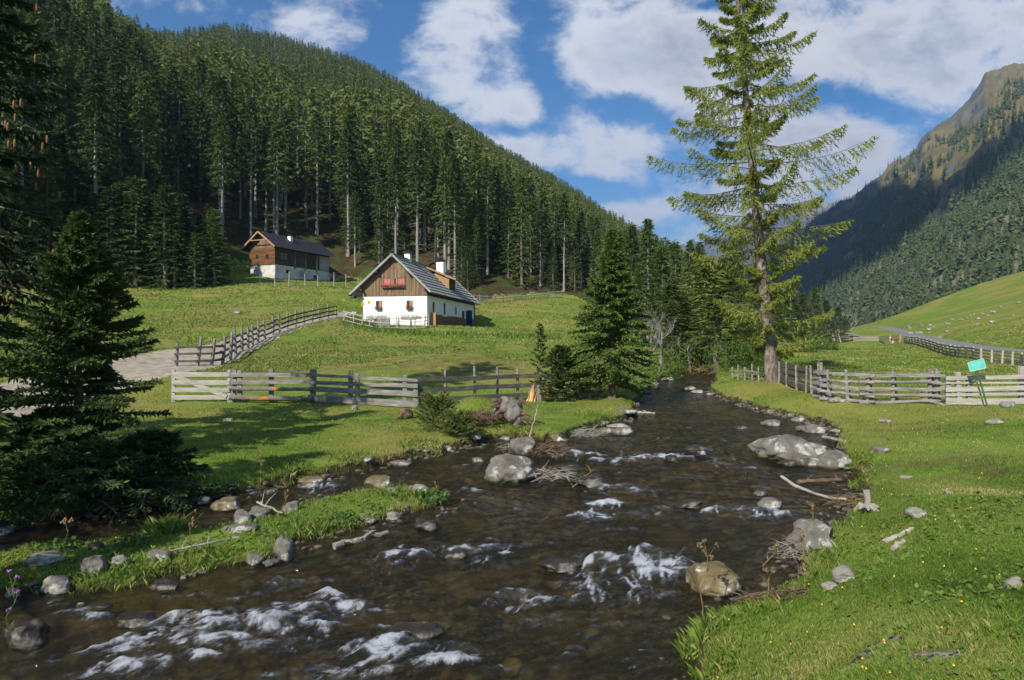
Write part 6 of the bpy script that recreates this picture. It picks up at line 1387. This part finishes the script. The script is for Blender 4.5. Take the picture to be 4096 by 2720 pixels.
# root mound with a gnarled root ball
def lump(name,pts,m,par,seed,amp=.3,fr=5):
    v,f=ICO[4]; rg=np.random.RandomState(seed); V=[];Fa=[];b=0
    for (c,r_) in pts:
        q=v*(1+amp*fbm(v[:,0]*fr*.3+c[0]*3+seed,v[:,1]*fr*.3+v[:,2]*fr*.35,4,seed)[:,None]*1.6+.05*fbm(v[:,0]*9,v[:,2]*9+v[:,1]*4,2,seed)[:,None])*np.array(r_)+np.array(c); V.append(q);Fa.append(f+b);b+=len(q)
    vv=np.concatenate(V); return link(name,npmesh(name,vv,np.concatenate(Fa),m,True,{'wet':np.zeros(len(vv)),'moss':np.zeros(len(vv))}),par)
b=hit(512,428); e=empty('root_ball',b,'gnarled grey root ball of an old stump at the right end of the mound','root ball'); 
lump('root_ball_wood',[((.0,.25,.45),(.28,.3,.34)),((-.22,.25,.62),(.20,.24,.24)),((.14,.25,.22),(.17,.2,.26)),((-.38,.3,.42),(.14,.2,.2))],M_deadwood,e,3,.28,4)
rg=random.Random(8)
for k in range(16):
    m=MB()
    a=rg.uniform(-.5,1.2) if k%2 else rg.uniform(2.4,4.0); p=Vector((.22 if k%2 else -.3,.1,rg.uniform(.2,.8))); d=Vector((math.cos(a),-.4,rg.uniform(-.7,.2))); m.tube([p,p+d*.2,p+d*.36+Vector((0,0,-.07))],[.05,.035,.012],5,wob=.2,rng=rg); m.build('root',M_brownroot,e)
b=hit(474,428); brush('root_mat','matted brown roots hanging from the undercut face of the mound',(b[0],b[1]+.15,b[2]+.25),.62,.34,260,M_brownroot,'roots',seed=11,thick=.012)
b=hit(476,412); brush('dead_brush','grey brushwood lying on top of the mound by the dark fence',(b[0],b[1]+.5,b[2]+.1),.75,.30,220,M_deadwood,seed=12,thick=.008)
b=hit(437,431); hero(61,'juniper_bush','dense olive green juniper bush at the left foot of the mound','bush',b,.78,.02,.0,pf([0,.5,1],[.62,.62,.3]),60,14,8,.07,.02,.5,.1,.1,.0,.5,.4,M_larchf,M_bark,flat=.2)
b=hit(457,436); hero(62,'juniper_bush','low green juniper at the water side of the mound','bush',b,.42,.02,.0,pf([0,.5,1],[.55,.5,.3]),50,12,8,.07,.02,.5,.1,.1,.0,.5,.4,M_larchf,M_bark,flat=.2)
b=hit(404,420); e=tag(link('earth_heap',rockmesh(303,.5,.45,.34,4,M_brownroot,wetline=0)),'small heap of reddish brown earth under the fence end','earth heap'); e.location=(b[0],b[1]+.2,b[2])
# split stump
M_split=pmat('fresh_split_wood',[(.50,.27,.10),(.68,.45,.22),(.74,.56,.33)],scale=2.0,stretch=(5,5,.5),detail=6,rough=.8,bump=.5,spec=.1)
b=Vector(hit(536,401)); e=empty('split_stump',b,'broken spruce stump with fresh orange splintered wood beside the young spruces','stump'); rg=random.Random(2); m=MB()
for k in range(34):
    x_=-.30+.30*k/34+rg.uniform(-.03,.03); h_=.62*math.exp(-((x_+.12)/.16)**2)*rg.uniform(.6,1.15)+.08; y_=rg.uniform(-.12,.12); m.tube([(x_*1.25-.05,y_*1.3,-.06),(x_,y_,h_*.5),(x_+rg.uniform(-.02,.03),y_,h_)],[.035,.024,.004],4,wob=.3,rng=rg)
pass
m.build('splinters',M_split,e); m=MB(); m.tube([(.14,.05,-.05),(.12,.05,.3),(.13,.05,.62)],[.17,.13,.10],9,wob=.12,rng=rg); m.build('trunk_base',M_bark,e)
m=MB(); 
for k in range(9): x_=.36+k*.014; m.tube([(x_,.05,.0),(x_+.01,.06,.3),(x_+rg.uniform(-.01,.03),.08,rg.uniform(.45,.8))],[.03,.02,.004],4,wob=.3,rng=rg)
m.build('splinter',M_split,e)
b=Vector(hit(577,400)); e=empty('tree_stump',b,'dark grey stump standing before the short dark fence','stump'); m=MB(); m.tube([(0,0,-.05),(.0,0,.3),(-.02,0,.68)],[.22,.17,.13],9,wob=.12,rng=rg); m.build('trunk_base',M_bark,e); m=MB(); m.tube([(-.02,0,.66),(-.03,0,.80)],[.12,.03],7,wob=.3,rng=rg); m.build('broken_top',M_deadwood,e)
# tall dry stalks
for i,(px_,pyb,pyt,lb_) in enumerate([(66,551,520,'dry brown stalk at the left of the island'),(190,545,511,'dry seed stalk behind the middle of the island'),(284,513,484,'dry stalk with seed heads right of the leaning dark stone'),(261,489,445,'tall dry seed head on the shaded left bank'),(703,622,541,'tall dry stalk with brown heads before the ochre boulder'),(768,600,543,'tall dry thistle stalk between the ochre boulder and the bank'),(805,592,530,'dry thistle stalk on the corner of the right bank'),(440,503,482,'short dry seed stalk on the island tip'),(10,648,572,'tall purple thistle at the left edge below the island'),(886,444,416,'thin dry stalk in the right meadow'),(812,524,503,'dry seed head by the tuft at the right bank')]):
    b=Vector(hit(px_,pyb)); h_=(pyb-pyt)/F*b.y; rg=random.Random(i); e=empty('dry_stalk' if i!=8 else 'thistle',b,lb_,'plant'); m=MB(); pts=[Vector((rg.uniform(-.02,.02)*k,rg.uniform(-.01,.01)*k,h_*k/5)) for k in range(6)]; m.tube(pts,[.007,.006,.0055,.005,.004,.002],4,False)
    tips=[pts[-1]]
    for k in range(5): q=pts[rg.choice((3,4,4,2))]; d=Vector((rg.uniform(-1,1),rg.uniform(-1,1),1.3)).normalized()*h_*rg.uniform(.10,.22); m.tube([q,q+d],[.004,.002],3,False); tips.append(q+d)
    m.build('stem',M_dry if i!=8 else M_leafy,e)
    if i==8 and 'purple_florets' not in MATS: pmat('purple_florets',[(.30,.12,.35)],rough=.8)
    for t_ in tips:
        l=MB()
        for k in range(5): c=t_+Vector([rg.uniform(-.018,.018) for _ in range(3)]); l.box(c,(.018,.014,.022),Matrix.Rotation(rg.uniform(0,3),3,'X'),.5)
        l.build('seed_head',M_dry if i!=8 else MATS['purple_florets'],e)
    if i in (8,5,6):
        l=MB()
        for k in range(16): z_=h_*rg.uniform(.05,.7); a=rg.uniform(0,6.28); d=Vector((math.cos(a),math.sin(a),.4)); q=Vector((-math.sin(a),math.cos(a),0)); l.add([(0,0,z_),tuple(Vector((0,0,z_))+d*.05+q*.012),tuple(Vector((0,0,z_))+d*.11)],[(0,1,2)])
        l.build('leaves',M_leafy if i==8 else M_dry,e)
# leafy plants on banks
M_dock=pmat('dock_leaves',[(.045,.095,.02),(.09,.16,.035)],scale=9,rough=.6,spec=.35,trans=.2)
for (px_,py_,r_,h_,n,lb_) in ((434,503,.30,.24,260,'broad leaved green plant on the island tip'),(216,494,.20,.22,120,'pale green rosette plant on the left bank by the water'),(60,553,.26,.2,220,'leafy herb on the back edge of the island'),(133,545,.24,.16,200,'clump of small leaves in the middle of the island'),(345,524,.28,.2,220,'grey green herb in the lit part of the island')):
    b=hit(px_,py_); leafball('leafy_plant',lb_,b,r_,h_,n,M_dock,'plant',.07 if 'broad' in lb_ else .05)
# nettle and dock belt below the farmhouse
rg=random.Random(44)
M_shrub=pmat('shrub_leaves',[(.06,.11,.02),(.11,.175,.03),(.16,.21,.045)],scale=3,rough=.65,spec=.25,trans=.3)
for (px_,py_,r_,h_,lb_) in ((668,379,.9,1.7,'leafy shrub on the far left bank behind the bushy spruce'),(680,372,1.3,2.2,'leafy shrub at the bend of the stream'),(697,364,1.6,2.6,'leafy shrub filling the far bend of the stream'),(726,372,1.3,2.4,'light green shrub on the right bank left of the larch foot'),(742,368,1.3,2.0,'light green shrub close left of the larch trunk'),(757,364,1.4,1.7,'low shrub behind the larch foot'),(800,352,2.0,2.4,'bush at the far left end of the pasture, left of the stone heap'),(824,350,1.5,1.4,'small bush before the log pile'),(646,380,.8,1.3,'small shrub hugging the bushy spruce'),(716,352,2.0,3.6,'tall shrub upstream between the larch and the leafless trees')):
    b=hit(px_,py_); leafball('shrub',lb_,b,r_,h_,int(900*r_),M_shrub,'shrub',.10 if b[1]<45 else .16)
print('grass')
# ================================================================ grass
def blades(name,X,Y,Z,H,Wd,tint,m,rs,leanamt=.35,kind='stuff'):
    n=len(X); a=rs.rand(n)*6.283; wx=np.cos(a)*Wd*.5; wy=np.sin(a)*Wd*.5; la=rs.rand(n)*6.283; ll=H*leanamt*rs.rand(n)*1.6
    lx=np.cos(la)*ll; ly=np.sin(la)*ll
    V=np.empty((n,4,3)); V[:,0]=np.c_[X-wx,Y-wy,Z-.01]; V[:,1]=np.c_[X+wx,Y+wy,Z-.01]
    V[:,2]=np.c_[X+wx*.7+lx*.35,Y+wy*.7+ly*.35,Z+H*.6]; V[:,3]=np.c_[X+lx,Y+ly,Z+H]
    b=np.arange(n)[:,None]*4; Fc=np.concatenate([b+np.array([[0,1,2]]),b+np.array([[0,2,3]])],0)
    o=link(name,npmesh(name,V.reshape(-1,3),Fc,m,False,{'tint':np.repeat(tint,4)})); o['kind']=kind; return o
def grass_ramp(g,c,colr,b):
    a=g.attr('tint').outputs['Fac']; rp=g.n.new('ShaderNodeValToRGB'); g.l.new(a,rp.inputs[0]); e=rp.color_ramp.elements
    e[0].position=0; e[0].color=(.060,.105,.016,1); e[1].position=1; e[1].color=(.46,.38,.19,1)
    for p,cc in ((.35,(.110,.200,.024,1)),(.62,(.190,.270,.044,1)),(.82,(.31,.29,.095,1))): q=e.new(p); q.color=cc
    return rp.outputs[0]
M_blade=pmat('grass_blades',[(.08,.14,.02)],rough=.6,spec=.25,trans=.3,extra=grass_ramp)
rs_=np.random.RandomState(77)
def sample(n,p0,p1,r0,r1,al):
    th=np.arctan((rs_.uniform(p0,p1,n)-512)/F); u=rs_.rand(n); k=1-al; r=(r0**k+u*(r1**k-r0**k))**(1/k); return r*np.sin(th),r*np.cos(th),r
X,Y,r=sample(760000,-60,1080,2.6,36,1.55)
h,s=height(X,Y); tk=tdist(TRACK,X,Y,TW)+fbm(X*1.6,Y*1.6,3,8)*.25
patch=fbm(X*.55,Y*.55,4,120); bare=fbm(X*.9+40,Y*.9,4,130)
ok=(s>.015)&(tk>0)&(bare<.42)&(barefn(X,Y)+(rs_.rand(len(X))-.5)*.5<.42); isl_m=inside(ISL,X,Y)
X,Y,r,h,s,patch,isl_m=[q[ok] for q in (X,Y,r,h,s,patch,isl_m)]
clump=fbm(X*2.2,Y*2.2,3,140)
edge=np.exp(-(s/.35)**2)
Hh=(.018+.024*np.clip(clump+.35,0,1.2)+.06*edge*np.clip(clump+.6,.2,1.5)*(rs_.rand(len(X))))*(.6+.8*rs_.rand(len(X)))
Hh=np.where(isl_m,Hh*.95,Hh); Hh*=np.interp(r,[3,10,36],[1,1.15,1.7])
Wd=np.maximum(.0032,.0007*r)*(.7+.6*rs_.rand(len(X)))
tint=np.clip(.40+patch*.8+rs_.normal(size=len(X))*.17+(rs_.rand(len(X))<.05)*.45+edge*.08,0,1)
blades('grass',X,Y,h,Hh,Wd,tint,M_blade,rs_,.55); print('blades',len(X))
# tufts of long grass
X=[];Y=[];T=[];Hl=[]
TF=[(166,533,.28,.20,260),(830,528,.20,.16,140),(850,487,.5,.12,520),(12,668,.35,.32,320),(20,640,.25,.28,200),(695,655,.20,.12,420),(706,628,.3,.09,420),(710,672,.3,.10,400),(760,612,.3,.08,400),(860,470,.5,.14,320),(400,497,.4,.12,300),(330,536,.35,.12,260),(120,588,.5,.13,320),(60,592,.4,.09,200),(200,572,.45,.12,320),(350,460,.5,.12,200),(290,483,.5,.14,260),(420,452,.6,.13,260),(525,436,.5,.14,200),(600,425,.8,.16,260),(315,535,.3,.12,160),(818,510,.25,.13,160),(830,560,.3,.12,200),(334,548,.12,.12,90),(560,494,.15,.12,80),(680,378,.8,.2,200),(1000,640,.3,.06,300)]
for (a,b_,rr,hh,n) in TF:
    c=hit(a,b_); aa=rs_.rand(n)*6.283; q=rr*rs_.rand(n)**.7; X.append(c[0]+q*np.cos(aa)); Y.append(c[1]+q*np.sin(aa)+rr*.3); Hl.append(hh*(.5+.8*rs_.rand(n))); T.append(np.clip(.45+.25*rs_.normal(size=n),0,1))
X,Y,T,Hl=map(np.concatenate,(X,Y,T,Hl)); hh,ss_=height(X,Y); k=ss_>-.12; X,Y,T,Hl,hh,ss_=[q[k] for q in (X,Y,T,Hl,hh,ss_)]
blades('long_grass',X,Y,np.maximum(hh,zw(Y)-.05),Hl,np.maximum(.003,.0006*Y),T,M_blade,rs_,.7)
# small round leaves in the turf of the near bank and the island
X,Y,r=sample(60000,-40,1080,2.7,13,1.9); h,s=height(X,Y); dn=fbm(X*.8+9,Y*.8,3,150); isl_m=inside(ISL,X,Y); ok=(s>.03)&(((dn>.10)&(rs_.rand(len(X))<.45))|(rs_.rand(len(X))<.07)|(isl_m&(rs_.rand(len(X))<.5))|((s<.5)&(rs_.rand(len(X))<.25))); X,Y,r,h=X[ok],Y[ok],r[ok],h[ok]; n=len(X)
sz=rs_.uniform(.007,.019,n)*np.interp(r,[3,13],[.9,1.9]); a=rs_.rand(n)*6.283; tl=rs_.normal(size=(n,2))*.45; ux=np.c_[np.cos(a),np.sin(a),tl[:,0]]; uy=np.c_[-np.sin(a),np.cos(a),tl[:,1]]
C=np.c_[X,Y,h+.012+.03*rs_.rand(n)]; V=np.stack([C+(ux*math.cos(t)+uy*math.sin(t))*sz[:,None] for t in np.arange(5)*6.283/5],1)
Fq=np.concatenate([np.arange(n)[:,None]*5+np.array([[0,1,2]]),np.arange(n)[:,None]*5+np.array([[0,2,3]]),np.arange(n)[:,None]*5+np.array([[0,3,4]])])
o=link('ground_cover',npmesh('ground_cover',V.reshape(-1,3),Fq,pmat('clover_leaves',[(.085,.14,.022),(.13,.20,.035),(.19,.25,.055)],scale=5,rough=.6,spec=.3,trans=.25),False)); o['kind']='stuff'
# little yellow flowers
X,Y,r=sample(900,-40,1080,3,26,1.4); h,s=height(X,Y); ok=(s>.1)&(rs_.rand(len(X))<.35); X,Y,h=X[ok],Y[ok],h[ok]; m=MB()
for x,y,z in zip(X,Y,h): m.box((x,y,z+.045),(.008+y*.0006,)*3,None,.4)
o=m.build('meadow_flowers',M_yellow); o['kind']='stuff'
# rank green belt of nettles and weeds below the farmhouse
pxw=rs_.uniform(340,560,14000); Yw=rs_.uniform(44,62,14000); X=(pxw-512)/F*Yw; c0=np.interp(pxw,[340,380,430,470,510,560],[57.5,55,53.5,53,52,49]); ok=np.abs(Yw-c0-2*fbm(X*.3,Yw*.1,2,9))<1.0+2.2*rs_.rand(14000)*(.5+fbm(X*.4,Yw*.4,2,3))+.8*rs_.normal(size=14000); X,Yw=X[ok],Yw[ok]; h,s=height(X,Yw); n=len(X)
blades('weeds',X,Yw,h,.14+.28*rs_.rand(n)*np.clip(fbm(X*.5,Yw*.5,3,7)+.6,.2,1.3),np.full(n,.075),np.clip(.30+.25*rs_.normal(size=n),0,1),M_blade,rs_,.5)
# coarse tufts further up the meadows
X,Y,r=sample(300000,-30,1060,34,130,1.15); h,s=height(X,Y); px_=512+F*X/Y; tk=tdist(TRACK,X,Y,TW); rd2=tdist(ROAD,X,Y)-1.9
cl_=fbm(X*.35,Y*.35,4,160); ok=(s>.3)&(tk>.1)&(rd2>0)&(Y<np.interp(px_,EX,ED))&(cl_+rs_.rand(len(X))*.5>.18); X,Y,r,h,cl_=[q[ok] for q in (X,Y,r,h,cl_)]; n=len(X)
blades('meadow_tufts',X,Y,h,(.05+.05*rs_.rand(n))*np.interp(r,[34,130],[1,1.5]),.0016*r,np.clip(.42+cl_*.8+rs_.normal(size=n)*.2,0,1),M_blade,rs_,.9)
# ================================================================ air
bpy.ops.mesh.primitive_cube_add(size=1,location=(0,3200,570)); hz=bpy.context.object; hz.name='haze'; hz.scale=(9000,8200,1250); hz['kind']='stuff'
hm=bpy.data.materials.new('haze'); hm.use_nodes=True; nt=hm.node_tree; nt.nodes.clear(); vo=nt.nodes.new('ShaderNodeVolumePrincipled'); vo.inputs['Color'].default_value=(.38,.60,1,1); vo.inputs['Density'].default_value=.00012; vo.inputs['Anisotropy'].default_value=.2
ou=nt.nodes.new('ShaderNodeOutputMaterial'); nt.links.new(vo.outputs[0],ou.inputs['Volume']); hz.data.materials.append(hm)
